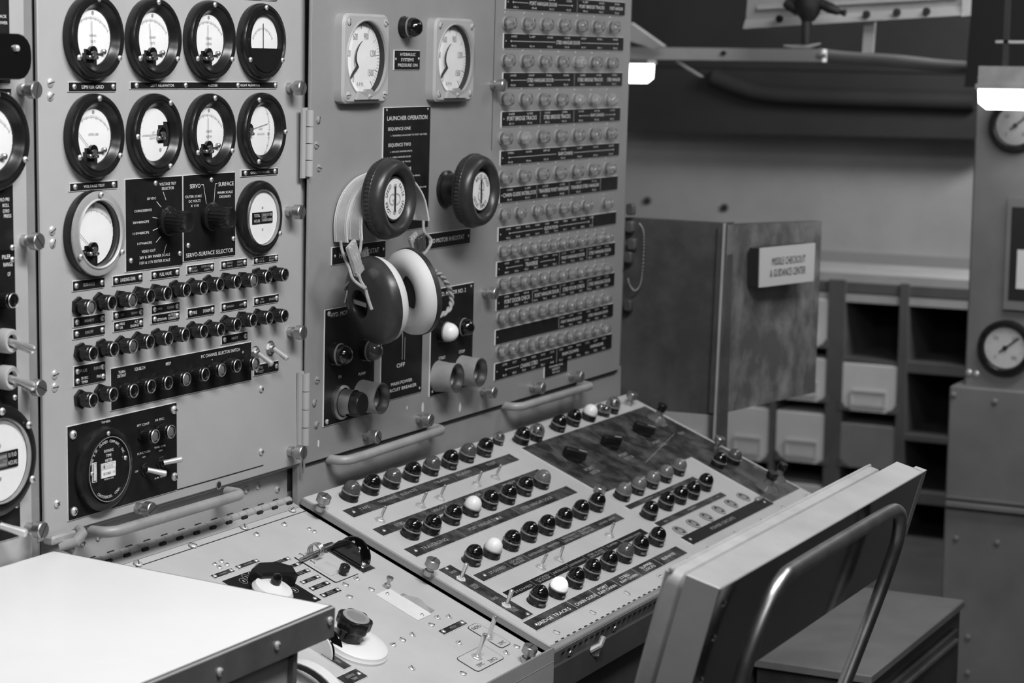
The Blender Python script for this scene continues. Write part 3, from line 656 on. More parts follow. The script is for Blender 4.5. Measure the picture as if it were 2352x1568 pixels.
# ------------------------------------------------------------------ hinged launcher door
DP = thing('launcher_panel','hinged grey panel leaning slightly, with launcher plates and rows of clear indicator lights','panel',FD.mat())
hx=FD.uv(708,600)[0]; rx_=FD.uv(1432,560)[0]; zb=FD.uv(903,1005)[1]
m=MB(); m.box(hx,rx_,zb,.80,-.004,0,'paint_door',.0012); obj('face_plate',m,DP)
m=MB(); m.box(hx,rx_,zb-.004,zb,-.0048,-.003,'gap'); s_=FD.uv(1133,180)[0]; m.box(s_-.0006,s_+.0006,FD.uv(1133,345)[1],.8,0,.0003,'gap'); obj('shadow_gap',m,DP)  # dark strip painted in for the shade under the door, plus a panel joint
m=MB(); uh=FD.uv(700,600)[0]
m.tube([(uh,zb-.01,.003),(uh,.80,.003)],.0016,'paint_dark',8)
for (ya,yb) in ((251,405),(855,1020)):
    va=FD.uv(698,ya)[1]; vb_=FD.uv(698,yb)[1]; n=4
    for k in range(n): p=vb_+(va-vb_)*k/n; q=vb_+(va-vb_)*(k+1)/n-.0009; m.tube([(uh,p,.004),(uh,q,.004)],.0052,'paint',14)
    m.box(uh-.012,uh,vb_-.002,va+.002,-.001,.002,'paint')
obj('hinge',m,DP)
dp=lambda *a,**k: plate(DP,FD,*a,**k)
def sq_gauge(cx,cy,ang):
    w=.014; u,v=FD.uv(cx,cy,w); h=.0555
    m=MB(); n=64; ro=.010
    def rr(a,hh):
        c,sn=math.cos(a),math.sin(a); k=hh/max(abs(c),abs(sn)); x,y=k*c,k*sn
        if abs(x)>hh-ro and abs(y)>hh-ro:
            q=Vector((abs(x)-(hh-ro),abs(y)-(hh-ro))); 
            if q.length>ro: q=q.normalized()*ro
            x=math.copysign(hh-ro+q.x,x); y=math.copysign(hh-ro+q.y,y)
        return x,y
    L=[]
    for (hh,z) in ((h,0),(h,w-.003),(h-.003,w)): L.append([(*rr(2*PI*i/n,hh),z) for i in range(n)])
    for (r,z) in ((.0495,w),(.0488,w+.0012),(.0472,w+.0008),(.0466,w-.002)): L.append([(r*math.cos(2*PI*i/n),r*math.sin(2*PI*i/n),z) for i in range(n)])
    m.add([p for l in L for p in l],[(k*n+i,k*n+(i+1)%n,(k+1)*n+(i+1)%n,(k+1)*n+i) for k in range(len(L)-1) for i in range(n)],'paint')
    m.lathe([(.0466,w-.002),(.0466,.004),(.0001,.004)],'black_matte',n,cap=False)
    g=obj('square_gauge',m,DP,T(u,v,0))
    D=MB(); D.keep=True; D.disc(.0462,.0046,'dial',48); z=.005
    ticks(D,.0400,.0450,-50,230,50,z,big=5,m='ink_black')
    for i,(t,a) in enumerate((('0',236),('300',168),('600',117),('900',66),('1200',13),('1500',-35))): put(D,t,.0305*math.cos(math.radians(a)),.0305*math.sin(math.radians(a)),.0088,None,z,'tick',cond=.62)
    put(D,'R.P.M.',0,-.032,.0048,.016,z,'ink_faded'); obj('dial',D,g)
    N=MB(); k=z+.003
    N.tube(smooth([Vector(p) for p in ((-.012,-.010,k),(-.0165,-.002,k),(-.0150,.008,k),(-.0085,.017,k),(-.002,.0215,k))],5),[.0015-.0011*i/20 for i in range(21)],'ink_black',6)
    N.tube([(-.034,-.030,k),(-.022,-.018,k),(-.012,-.010,k),(-.010,-.011,k)],[.0004,.0017,.0020,.0008],'ink_black',6); obj('needle',N,g)
    C=MB(); pts=[(-.030,-.0505),(.030,-.0505),(.024,-.0400),(.011,-.0415),(.006,-.0375),(-.006,-.0375),(-.011,-.0415),(-.024,-.0400)]; C.prism(pts,w+.0005,w+.0045,'paint'); obj('lower_mask',C,g)
    P=MB(); P.keep=True; P.disc(.0475,w+.0052,'pane',40); obj('glass',P,g)
    for x in (-1,1):
        for y in (-1,1): obj('screw',m_slot(.0046,'paint'),g,T(x*.044,y*.045,w,rz=random.uniform(0,3)))
    obj('screw',m_slot(.0038,'paint'),g,T(0,-.047,w+.0045,rz=.2)); return g
sq_gauge(843,135,226); sq_gauge(1046,138,228)
g=dome(DP,FD,957,63,'b',w=.020,s=1.12)
dp((906.5,115.7),(964,160),[('HYDRAULIC',.52,.2,.17,.60),('SYSTEMS',.50,.48,.17,.50),('PRESSURE ON',.52,.76,.17,.76)],((.05,.45),(.95,.42)),sr=.0018)
dp((882,247.6),(983,521),[('LAUNCHER OPERATION',.50,.085,.035,.86),('SEQUENCE ONE',.33,.17,.026,.48),('1. TRAVERSE LAUNCHER TO PORT OR STBD',.54,.225,.013,.78),('SEQUENCE TWO',.34,.30,.028,.48),
  ('1. UNLOCK HANGAR DOOR',.38,.355,.013,.46),('2. OPEN HANGAR DOOR',.37,.40,.013,.43),('3. RAISE BRIDGE TRACK',.37,.44,.013,.43),('SEQUENCE THREE',.35,.50,.028,.5),('1. LOAD MISSILE ON RAIL',.5,.56,.013,.6),('2. ALIGN LAUNCHER',.4,.61,.013,.4),('3. RAM CHAIN ON LINE',.72,.66,.013,.44)],((.06,.02),(.94,.02)),sr=.0016)
dp((970.8,539.3),(1079.5,557.6),[('HYD MOTOR RHEOSTAT',.50,.5,.30,.74)],((.05,.5),(.96,.5)),sr=.0018)
dp((763.3,569),(885,590),[('HYD MOTOR RHEOSTAT',.50,.5,.30,.74)],((.05,.5),(.96,.5)),sr=.0018)
dp((747.3,712.8),(857.5,948),[('HYD. MOTOR NO. 1',.42,.05,.038,.62),('ON',.30,.60,.026,.06),('PUMP',.75,.62,.026,.14),('START',.30,.765,.032,.17),('STOP',.82,.745,.032,.14)],((.07,.035),(.06,.965)),sr=.0034)
dp((878,720),(967.7,898.6),[('ON',.5,.15,.05,.2),('OFF',.47,.63,.05,.2),('MAIN POWER',.50,.83,.038,.52),('CIRCUIT BREAKER',.50,.90,.038,.74)],((.05,.955),(.95,.955)),sr=.0018,lines=((.50,.25,.50,.57),(.56,.32,.56,.58)))
dp((992.2,666.3),(1083,884),[('HYD. MOTOR NO. 2',.47,.055,.040,.66),('START',.27,.66,.030,.16),('STOP',.74,.645,.030,.14)],((.05,.03),(.93,.03),(.06,.96)),sr=.0018)
dome(DP,FD,793,815,'b',w=.019,s=1.15); dome(DP,FD,862,806,'g',w=.019,s=1.15); dome(DP,FD,1037,763,'w',w=.019,s=1.15); dome(DP,FD,1078,752,'b',w=.019,s=1.05)
def guard(px,py,broken=False,w=.030,r=.0205):
    u,v=FD.uv(px,py,w); m=MB(); mm='cast'
    if broken:
        m.lathe([(r*1.08,0),(r*1.08,.004),(r*.92,.006)],'steel',40,cap=False)
        seg=40
        for k,(z0,z1) in enumerate(((.006,.014),(.014,.022))):
            vs=[];fs=[]
            for i in range(seg+1):
                a=2*PI*i/seg; top=z1 if (a<3.9 or a>5.4 or k==0) else .015
                rr=r*.86
                vs+=[(rr*math.cos(a),rr*math.sin(a),z0),(rr*math.cos(a),rr*math.sin(a),max(top,z0+.0003))]
            for i in range(seg): fs.append((2*i,2*i+2,2*i+3,2*i+1))
            m.add(vs,fs,'nickel'); 
        m.lathe([(r*.78,.002),(r*.78,.030),(r*.7,.033),(.001,.033)],'black_cap',30)
        g=obj('push_button_guard',m,DP,T(u,v,.0016)); g['label']='broken button guard ring'
    else:
        m.lathe([(r*1.06,0),(r*1.03,.006),(r*.98,.016),(r*1.0,w)],mm,44,cap=False); m.lathe([(r*1.0,w),(r*.99,w+.0006),(r*.90,w+.0004),(r*.88,w-.014)],'steel',44,cap=False)
        m.disc(r*.9,.010,'black_matte',30); g=obj('push_button_guard',m,DP,T(u,v,.0016))
    b=MB(); b.lathe([(r*.72,.004),(r*.72,.017),(r*.62,.019),(.001,.019)],'black_cap',30); obj('push_button',b,g)
guard(798,925,True,w=.012); guard(874,914.8); guard(1047,868); guard(1101,855)
def rheo(px,py,w,rw,disc,title,rz,nk=.0125):
    """big rubber rimmed speed wheel on a neck"""
    u,v=FD.uv(px,py,w); m=MB(); z=w
    m.lathe([(nk*1.15,0),(nk*1.15,.004),(nk,.006),(nk,z-.030),(nk*1.2,z-.024)],'black_cap',36,cap=False)
    k=obj('rheostat_knob',m,DP,T(u,v,0))
    m=MB(); m.lathe([(.020,z-.026),(rw*.80,z-.024),(rw*.93,z-.021),(rw*.97,z-.016)],'rubber',60,cap=False)
    m.lathe([(rw*.97,z-.016),(rw*1.0,z-.015),(rw*1.0,z-.009),(rw*.97,z-.008)],'rubber',120,cap=False,rf=lambda i,zz:1-(.02 if i%2 else 0))
    P=[(rw*.97,z-.008)]
    for a in range(0,181,20): P.append((rw*.775+rw*.195*math.cos(math.radians(a)), z-.008+.015*math.sin(math.radians(a))))
    P+=[(rw*.56,z-.004),(rw*.54,z-.001),(rw*.50,z-.001)]
    m.lathe(P,'rubber',60,cap=False); m.disc(rw*.55,z-.003,'rubber',40); obj('hand_wheel',m,k)
    D=MB(); D.keep=True; r=disc; D.disc(r,z-.0008,'dial_dim',44); zz=z-.0004
    put(D,title,0,0,r*.62,r*1.1,zz,'ink_faded',rz=rz); D.box(-r*.06,r*.06,-r*.62,r*.62,zz,zz+.0006,'ink_black')
    arctext2(D,'RAISE SPEED',r*.80,60,-60,r*.22,zz,rz); arctext2(D,'LOWER SPEED',r*.80,240,120,r*.22,zz,rz)
    D.disc(r*.14,zz+.0002,'screw',12,(0,r*.62)); D.disc(r*.14,zz+.0002,'screw',12,(0,-r*.62)); d=obj('dial_insert',D,k); d['label']='pale round insert with wheel markings'
def arctext2(L,t,r,a0,a1,h,z,rz):
    n=len(t)
    for i,ch in enumerate(t):
        a=math.radians(a0+(a1-a0)*(i+.5)/n)+rz; put(L,ch,r*math.cos(a),r*math.sin(a),h,None,z,'ink_black',rz=a-PI/2,cond=.8)
rheo(908,457,.066,.0515,.0255,'GD',0); rheo(1106,439,.056,.0505,.0255,'GD',1.35,.022)
for (x,y) in ((732.6,275.5),(727.4,333.6),(733.6,385.7),(729,873),(723,925.5),(727.5,976)): screw(DP,FD,x,y,r=.0048,slot=True,m='paint_door')
for (x,y,r) in ((1160,196,1.2),(1141,674,.8),(1137,902,.3),(870,1003.5,-.8),(991,965,.5),(1249,892,.4),(1338,866,1.0)): thumb(DP,FD,x,y,r)
for (x,y,s) in ((971,936,.0045),(1056.5,935,.0042),(849,952,.002),(731,1018,.003),(935,936,.0018)):
    u,v=FD.uv(x,y,0); m=MB(); m.prism([(u+s*math.cos(a)*random.uniform(.5,.9),v+s*1.6*math.sin(a)*random.uniform(.8,1.1)) for a in [2*PI*i/9 for i in range(9)]],0,.0003,'plate_edge'); p=obj('paint_chip',m,DP)

# eleven black strips with ten rows of clear indicators between
ROWS=[((1163,-13),(1435,36)),((1158,77),(1431.4,116.3)),((1156.3,167.4),(1428.5,197.6)),((1153,257),(1424,277)),((1150.5,347.4),(1421.5,356.5)),((1148.5,432.5),(1418,434.6)),
      ((1145.5,524),(1414.6,513.3)),((1142,602.7),(1412,585.3)),((1141.3,680),(1410.6,655.7)),((1138.8,759),(1407.6,726)),((1137.3,836.2),(1404.5,799.5))]
def cap(ws,y,h=.13): return [(t,x,y,h,None) for t,x in ws]
def rowtext(k):
    t=[];ar=[];ln=[]
    if k in(0,): t=[('PORT HANGAR DOOR',.29,.5,.28,.22),('PORT BRIDGE TRACKS',.70,.5,.26,.22),('PORT HANGAR',.92,.5,.26,.12)]; ar=[(.05,.17,1,0),(.41,.53,0,1)]; ln=[.57]
    if k==1: t=[('STBD HANGAR DOOR',.51,.5,.28,.20)]; ar=[(.05,.40,1,0),(.62,.95,0,1)]
    if k==2: t=[('STBD HANGAR DOOR',.29,.5,.28,.21),('STBD BRIDGE TRACKS',.71,.5,.26,.22),('STBD HANGAR',.92,.5,.26,.12)]; ar=[(.06,.18,1,0),(.40,.53,0,1)]; ln=[.57]
    if k==3: t=[('PORT BRIDGE TRACKS',.155,.48,.30,.23),('STBD BRIDGE TRACKS',.44,.48,.30,.22),('RAM CHAINS',.79,.48,.24,.12)]; ar=[(.63,.72,1,0),(.86,.95,0,1)]; ln=[.30,.58]
    if k==4: t=[('RAM CHAINS',.52,.5,.28,.12)]; ar=[(.06,.44,1,0),(.59,.95,0,1)]
    if k==5: t=[('CHAIN GUIDE INTERLOCK',.155,.5,.28,.26),('TRAVERSE PORT HANGAR',.43,.48,.28,.25),('TRAVERSE STBD HANGAR',.70,.48,.26,.25)]; ln=[.29,.56,.84]
    if k==6: t=[('ELEVATION',.42,.52,.28,.11)]; ar=[(.08,.35,1,0),(.49,.75,0,1)]; ln=[.78]
    if k==7: t=[('TRAVERSE',.27,.5,.30,.10),('PORT HANGAR DOOR',.62,.5,.26,.20),('STBD HANGAR DOOR',.86,.5,.26,.20)]; ar=[(.07,.20,1,0),(.34,.46,0,1)]; ln=[.50,.74]
    if k==8: t=[('PORT DOOR CHECK',.16,.5,.30,.20),('PORT HANGAR DOOR',.40,.5,.28,.20),('STBD DOOR CHECK',.63,.5,.28,.19),('STBD HANGAR DOOR',.86,.5,.28,.20)]; ln=[.28,.51,.75]
    if k==9: t=[('PORT HANGAR DOOR',.62,.5,.22,.18),('STBD HANGAR DOOR',.86,.5,.22,.18)]; ln=[.51]
    if k==10: t=[('CHAINS STBD',.27,.55,.26,.14),('RAM DOWN',.62,.5,.22,.14),('HANGAR',.86,.5,.22,.12)]; ar=[(.08,.19,1,0),(.36,.46,0,1)]; ln=[.50]
    n=7 if k<6 else 12; ups=['OPEN','UNLOCKED','CLOSED','LOCKED','FULL','DOWN','LATCHED','STOWED','UP','RAISED','IN','OUT']; 
    for i in range(n):
        x=.075+(i*.85/(n-1))
        if k==9 and x<.5: continue
        if k in (5,6) and x>(.84 if k==5 else .78): continue
        t.append((ups[(i*5+k*3)%12],x,.17,.13,.045 if n==7 else .035)); t.append(('PS-%d'%((i*7+k*11)%23+1),x,.84,.13,.035 if n==7 else .028))
    return t,ar,ln
for k,(a,b) in enumerate(ROWS):
    t,ar,ln=rowtext(k)
    dp(a,b,t,((.015,.5),),sr=.0012,lines=tuple((x,.06,x,.94) for x in ln),extra=(lambda L,W,H,z,ar=ar: [arrow(L,p*W,q*W,H*.5,z,left=bool(l),right=bool(r)) for p,q,l,r in ar]))
dp((1251.5,839),(1302.6,853),[('POWER FAIL',.5,.25,.16,.6),('RESET',.5,.5,.16,.35),('PS-22',.5,.76,.14,.3)],())
def m_ind():
    def f():
        mb=MB(); mb.lathe([(.0092,0),(.0092,.0018),(.0082,.0026)],'cast',24,cap=False); mb.lathe([(.0070,.0020),(.0070,.0045),(.0001,.005)],'black_matte',20); return mb
    return shared('clear_indicator', f)
def m_jewel(m):
    def f():
        mb=MB(); mb.lathe([(.0084,.0026),(.0094,.0060),(.0096,.0120),(.0080,.0165),(.0040,.0185),(.0001,.0188)],m,16,rf=lambda i,z:1-(.07 if i%2 else 0),cap=False)
        mb.lathe([(.0042,.0045),(.0052,.0085),(.0034,.0130),(.0001,.0140)],'chrome',10); return mb
    return shared('jewel_'+m, f)
for m_ in ('jewel_clear','jewel_glint'):  # second, less clear copy paints highlights onto a few caps
    mat(m_, .96, .05, trans=.90 if m_=='jewel_clear' else .80, ior=1.5, bump=.6, bs=330)
IND=[((1171,53),(1411,62),7,None),((1168,139),(1406,145),7,None),((1165,228),(1404,229),7,None),((1162,318),(1404,306),7,None),((1161,407),(1401,386),7,None),
     ((1161,492),(1397,466),0,[(.0),(.285/2+.0),.30,.42,.55,.67,.785,1.0]),((1160,577),(1397,544),12,None),((1159,652),(1396,616),12,None),((1156,730),(1394,686),12,None),((1155,806),(1392,755),12,None)]
for ri,(a,b,n,fr) in enumerate(IND):
    ua,va=FD.uv(*a,.008); ub,vb2=FD.uv(*b,.008); fr=fr or [i/(n-1) for i in range(n)]
    for i,t in enumerate(fr):
        s=1.0 if n==7 else .86
        h=obj('clear_indicator',m_ind(),DP,T(ua+(ub-ua)*t,va+(vb2-va)*t,0,rz=random.uniform(0,.5))@Matrix.Scale(s,4))
        obj('lens',m_jewel('jewel_glint' if (ri,i) in ((1,4),(2,4),(2,5),(2,6),(3,1)) else 'jewel_clear'),h)
        obj('screw',m_screw(.0017),h,Matrix.Rotation(-h.matrix_basis.to_euler().z,4,'Z')@T(0,.0145,0))

# ------------------------------------------------------------------ pixel shorthands for the enlarged crops
a3=lambda x,y:(200+x/3.2667,1100+y/3.2667)
a4=lambda x,y:(780+x/3.2667,1100+y/3.2667)
z5=lambda x,y:(1200+x/3.2667,850+y/3.2667)
z6=lambda x,y:(680+x/3.2667,800+y/3.2667)
z8=lambda x,y:(1400+x/2.4706,950+y/2.4706)

# ------------------------------------------------------------------ right desk panel with domed lamps
LP = thing('lamp_desk_panel','pale sloping desk panel crowded with domed lamps, toggles and worn black strips','panel',FK.mat())
m=MB(); m.box(-.003,.983,-.3765,-.001,-.009,0,'paint_desk',.0015,side='paint_door'); obj('face_plate',m,LP)
m=MB(); v0=-.3795
m.tube([(-.003,v0,-.004),(.983,v0,-.004)],.0040,'paint_door',12); m.box(-.003,.983,v0-.0045,v0-.0035,-.032,-.004,'paint_door')
for i in range(60):
    x=.012+i*.0162
    if x>.975: break
    m.box(x,x+.0075,v0+.0045,v0+.0062,-.001,.0003,'gap'); m.box(x+.008,x+.0155,v0-.0052,v0-.0035,-.014,-.0095,'gap')
obj('piano_hinge',m,LP)
for p in (a4(1735,1335),a4(2005,1170),a4(2255,1028),z5(560,1500),z5(1000,1230)):
    pass
kp=lambda *a,**k: plate(LP,FK,*a,**dict(dict(m='plate_worn',ink='ink_faded',th=.0014,sr=.0026),**k))
kp((785.6,1172),(1194,1055.6),[('TAPE',.09,.45,.28,.05),('TRAVERSE',.22,.40,.28,.10),('ELEVATE',.34,.40,.28,.09),('TRAIN',.53,.40,.28,.08),('ALARM',.67,.40,.28,.09),('TEST',.85,.4,.28,.06)],((.03,.5),),lines=((.27,.05,.27,.95),(.60,.05,.60,.95)))
kp((854.5,1214.8),(1258,1090),[('STBD',.12,.45,.3,.05),('UNLOCK',.35,.4,.28,.09),('ENGAGE',.55,.4,.28,.09),('READY',.78,.4,.28,.08)],((.03,.55),),lines=((.27,.05,.27,.95),(.62,.05,.62,.95)))
kp((926.9,1260.7),(1327.4,1130.6),[('TRAVERSING',.13,.55,.3,.14),('PORT HANGAR DOOR',.43,.50,.3,.20),('STBD HANGAR DOOR',.76,.50,.3,.20)],((.03,.5),(.5,.5)),lines=((.28,.05,.28,.95),(.62,.05,.62,.95)))
kp((1086,1320.4),(1435,1190.3),[('STOWED',.12,.5,.3,.10),('LOCKED',.25,.35,.25,.08),('INTER',.25,.68,.25,.07),('EXTENDED',.38,.5,.25,.10),('ARMED',.50,.45,.25,.08),('FWD CHAIN',.62,.3,.25,.09),('RETRACTED',.62,.65,.25,.1),('SLIPPER',.74,.3,.25,.09),('ENGAGED',.74,.65,.25,.09),('LOAD ARM',.90,.45,.25,.12)],((.04,.5),),lines=((.19,.05,.19,.95),(.31,.05,.31,.95),(.44,.05,.44,.95),(.56,.05,.56,.95),(.68,.05,.68,.95)))
kp((1006.5,1308),(1225.4,1409.8),[('RAISE',.55,.10,.035,.45),('LOWER',.42,.36,.035,.5),('PORT',.42,.40,.035,.42),('RAISE',.40,.62,.035,.42),('LOWER',.42,.82,.035,.5),('STBD',.42,.86,.035,.42)],((.5,.03),(.7,.97)))
kp((1153.4,1360.2),(1490,1224),[('STOWED',.10,.62,.26,.11),('LOCKED',.24,.35,.24,.09),('INTER',.24,.68,.24,.08),('RETRACT',.36,.5,.24,.1),('EXTENDED',.48,.5,.24,.1),('STBD GUIDE',.62,.35,.24,.11),('RETRACTED',.62,.68,.24,.11),('SLIPPER',.75,.35,.24,.08),('EXTENDED HOME',.89,.5,.24,.15)],(),lines=((.17,.05,.17,.95),(.30,.05,.30,.95),(.42,.05,.42,.95),(.54,.05,.54,.95),(.69,.05,.69,.95),(.81,.05,.81,.95)),m='plate')
kp((1200.9,1429),(1579.6,1269.4),[('BRIDGE TRACKS',.13,.62,.28,.19),('CHAIN GUIDE',.325,.62,.28,.13),('PORT',.455,.35,.24,.06),('RAM CHAIN',.46,.66,.24,.11),('STBD',.60,.35,.24,.06),('RAM CHAIN',.605,.66,.24,.11),('SLIPPER',.75,.35,.24,.08),('LOCKS',.75,.66,.24,.07),('ELEVATE',.90,.5,.24,.09)],((.03,.6),),lines=((.25,.05,.25,.95),(.39,.05,.39,.95),(.53,.05,.53,.95),(.67,.05,.67,.95),(.82,.05,.82,.95)),m='plate_worn',ink='ink')
kp((1434,1162),(1604,1101),[('OPEN',.3,.5,.3,.1),('CLOSE',.7,.5,.3,.1)])
kp((1501.5,1201),(1669.8,1137.7),[('IN',.12,.5,.3,.04),('ARM',.5,.45,.3,.12),('OUT',.9,.5,.3,.05)])
kp((1562.7,1234),(1778,1156),[('POWER CIRCUITS',.42,.5,.28,.28)],((.04,.5),(.95,.5)),m='plate')
m=MB(); m.prism([(.517,-.186),(.520,-.045),(.968,-.045),(.972,-.335),(.846,-.335),(.852,-.186)][::-1],0,.0016,'plate_worn',side='plate_edge'); dk=obj('schematic_plate',m,LP)
L=MB(); L.keep=True
def seg(L,p,q,z=.0018,t=.0005,m='ink_faded',F=FK):
    a=Vector((*F.uv(*p),z)); b=Vector((*F.uv(*q),z)); d=(b-a).normalized(); n=Vector((-d.y,d.x,0))*t; L.add([a-n,b-n,b+n,a+n],[(0,1,2,3)],m)
for (p,q) in (((190,555),(330,690)),((110,590),(300,665)),((380,690),(480,740)),((430,490),(560,560)),((470,440),(600,520)),((680,390),(860,490)),((720,400),(830,450)),((920,700),(1140,480)),((860,480),(960,560))): seg(L,z5(*p),z5(*q),t=.0003)
for (x,y) in ((500,745),(755,640),(1005,545)):
    for d in (0,.010):
        u,v=FK.uv(*z5(x,y)); put(L,'SELECTOR' if d else 'PORT',u,v-d,.0065,.030,.0018,'ink_faded')
for (x,y) in ((1190,480),(1060,420),(1760,730)):
    u,v=FK.uv(*z5(x,y)); put(L,'TEST',u,v,.006,.022,.0018,'ink_faded')
obj('lettering',L,dk)
def barknob(parent,F,px,py,rz,L_=.036,wd=.011,h=.016):
    u,v=F.uv(px,py,h*.7); m=MB(); m.cyl(L_*.42,0,.004,'black_cap',28); m.rrect(-L_/2,L_/2,-wd/2,wd/2,.004,h,.004,'black_cap',.002); m.box(L_*.1,L_*.46,-.0006,.0006,h,h+.0002,'ink')
    return obj('selector_knob',m,parent,T(u,v,.0016,rz=rz))
barknob(LP,FK,1321,1040,-.9); barknob(LP,FK,1405,1010,-.5); barknob(LP,FK,1480,982,-1.0)
DOMES=[(z6,[(425,1035,'g'),(580,985,'b'),(735,940,'g'),(885,890,'b'),(1030,845,'g'),(1170,800,'b'),(1300,750,'g'),(1430,710,'b'),(1710,625,'b'),(1815,600,'c'),(1985,530,'b'),(2095,490,'b'),(2215,455,'w'),
  (885,1315,'b'),(1035,1285,'b'),(1190,1210,'b'),(1335,1150,'w'),(1470,1100,'b'),(1605,1060,'b'),(1730,1000,'b'),(1860,950,'l'),
  (1345,1515,'b'),(1490,1465,'w'),(1632,1405,'b'),(1765,1340,'b'),(1895,1290,'b'),(2025,1235,'b'),(2150,1175,'b'),(2270,1120,'b')]),
 (None,[(1242,1357,'b'),(1286.6,1338.7,'W'),(1326.4,1315.8,'b'),(1364.6,1296,'b'),(1403,1277,'b'),(1439.6,1259,'g'),(1475,1242,'b'),(1513.8,1222,'b')]),
 (z5,[(690,235,'c'),(770,880,'l'),(880,835,'l'),(985,790,'l'),(1085,745,'l'),(1185,695,'l'),(970,1020,'b'),(1095,950,'b'),(1195,905,'b'),(1290,870,'b'),(1385,810,'b'),(1600,625,'g'),(1490,650,'b')])]
for f,ls in DOMES:
    for x,y,k in ls:
        p=f(x,y) if f else (x,y); dome(LP,FK,p[0],p[1]+1,k)
for (x,y) in (z6(1530,655),z6(2290,440),z6(2330,450)): dome(LP,FK,x,y,'c',w=.012,s=.72)
for (x,y) in ((1182,1203),(1283,1150),(1382,1100),(1475,1047),(1568,1000),(1660,950)):
    u,v=FK.uv(*z5(x,y),.001); m=MB(); m.lathe([(.0118,0),(.0118,.0018),(.0098,.0024),(.0088,.0022),(.0085,.0004)],'cast',32,cap=False); m.disc(.0088,.0005,'black_matte',24); m.lathe([(.0050,.0005),(.0050,.0016),(.0022,.0018)],'cast',6); obj('empty_lamp_socket',m,LP,T(u,v,0))
for (x,y) in (z6(635,1275),z6(940,1168),z6(1082,1112),z6(1360,1008),z6(1500,957),a4(1515,650),a4(1650,592),a4(2030,412)): toggle(LP,FK,x,y,rx=random.uniform(-.1,.05),ry=random.uniform(-.05,.1),L=.018,r=.0022,s=.92)
for (x,y) in (a4(912,742),a4(1252,942)): toggle(LP,FK,x,y,rx=-.02,ry=.02,L=.019,r=.0023,nut='plate_edge')
def post(px,py,s=1):
    u,v=FK.uv(px,py,.012); m=MB(); m.lathe([(.020*s,0),(.016*s,.004),(.0085*s,.008),(.0065*s,.014),(.0065*s,.017)],'smoke',30,cap=False); o=obj('clear_post',m,LP,T(u,v,.0016)); m=MB(); m.lathe([(.0085*s,.017),(.0095*s,.019),(.0095*s,.027),(.0085*s,.028)],'black_cap',30,rf=lambda i,z:1-(.04 if i%2 else 0)); obj('cap',m,o)
post(1767,1107); post(1791,1086,.8); post(1514,950,.85)
m=MB(); u,v=FK.uv(*z5(1770,980),0); m.box(u-.012,u+.012,v-.004,v+.004,0,.006,'steel',.001); obj('small_catch',m,LP)
for (x,y,r) in ((745.8,1139,.2),(*z5(830,175),.5),(*z5(1485,510),.8),(*z6(2285,1045),.3),(*a4(705,610),.2)): thumb(LP,FK,x,y,r,w=.020)
for p in (a4(1900,1000),a4(1628,1148),a4(2158,855),z5(1030,1545),z5(1255,1420),z5(1400,1335),z5(1600,1225),z5(1800,1130),z5(1960,1030),z5(2130,940)): screw(LP,FK,*p,r=.0048,slot=True,m='paint_desk')
for (u,v) in ((.05,-.3840),(.18,-.3840),(.32,-.3840),(.5,-.3840),(.7,-.3840)):
    obj('screw',m_slot(.0042,'steel'),LP,T(u,v,-.020,rx=PI/2))
m=MB(); m.tube([(.105,-.388,-.030),(.118,-.394,-.022),(.124,-.392,-.012)],.004,'cast',8); m.tube([(.108,-.388,-.034),(.120,-.394,-.036),(.128,-.390,-.030)],.0035,'cast',8); obj('wing_latch',m,LP)

# ------------------------------------------------------------------ left desk panel
SP = thing('switch_desk_panel','pale sloping desk panel with small switches, a fluted black knob and scattered screws','panel',FK2.mat())
m=MB(); m.box(-.485,-.0045,-.3845,.012,-.008,0,'paint_desk',.0012,side='paint_door'); m.box(-.485,-.0045,-.3875,-.3845,-.034,-.002,'paint_door'); obj('face_plate',m,SP)
m=MB(); p0=Vector((*FK2.uv(*a3(430,660)),.0002)); p1=Vector((*FK2.uv(*a3(1680,207)),.0002))
vy=(p0.y+p1.y)/2; m.box(-.485,-.006,vy-.0007,vy+.0005,-.001,.0003,'gap'); obj('sheet_seam',m,SP)
m=MB(); vh=FK2.uv(*a3(1100,285),.003)[1]
m.box(-.485,-.006,vh-.016,vh,-.001,.0012,'paint'); 
i=0; x=-.480
while x<-.02:
    m.tube([(x,vh,.0022),(x+.0155,vh,.0022)],.0048,'paint',12)
    m.box(x+.0025,x+.0130,vh+.0020,vh+.0060,.0,.0052,'gap') if i%2 else m.box(x+.0025,x+.0130,vh-.0075,vh-.0030,.0008,.0042,'gap')
    x+=.0163; i+=1
obj('piano_hinge',m,SP)
for p in (a3(795,493),a3(1180,357),a3(1540,228),a3(383,630)): screw(SP,FK2,*p,r=.0054,slot=True,m='screw',w=.002)
RV=[a3(1480,340),a3(1272,415),a3(1668,373),a3(1706,393),a3(960,637),a3(1010,615),a3(1050,640),a3(995,660),a4(75,880),a4(45,790),a4(240,825),a4(130,745),a4(735,1035),a4(822,1030),a4(690,1090),a4(548,1165),a4(475,1203),a4(402,1240),a4(897,1225),a4(543,1415),a4(130,1372),a4(928,1455),a4(1330,1255),a4(1252,1300),a3(1610,572),a3(1690,625)]
for i,p in enumerate(RV): screw(SP,FK2,*p,r=.0034 if (i in(2,3,4,5,6,7)) else .0044,slot=i>7,m='screw')
sp=lambda *a,**k: plate(SP,FK2,*a,**dict(dict(m='plate_worn',ink='ink_faded',th=.0012,sr=.0026),**k))
SE=((.1,.5),(.9,.5))
sp(a3(925,722),a3(1113,690),[('CAMERA',.5,.5,.3,.35)],SE); sp(a3(1107,653),a3(1300,617),[('CAUTION',.5,.5,.3,.35)],SE)
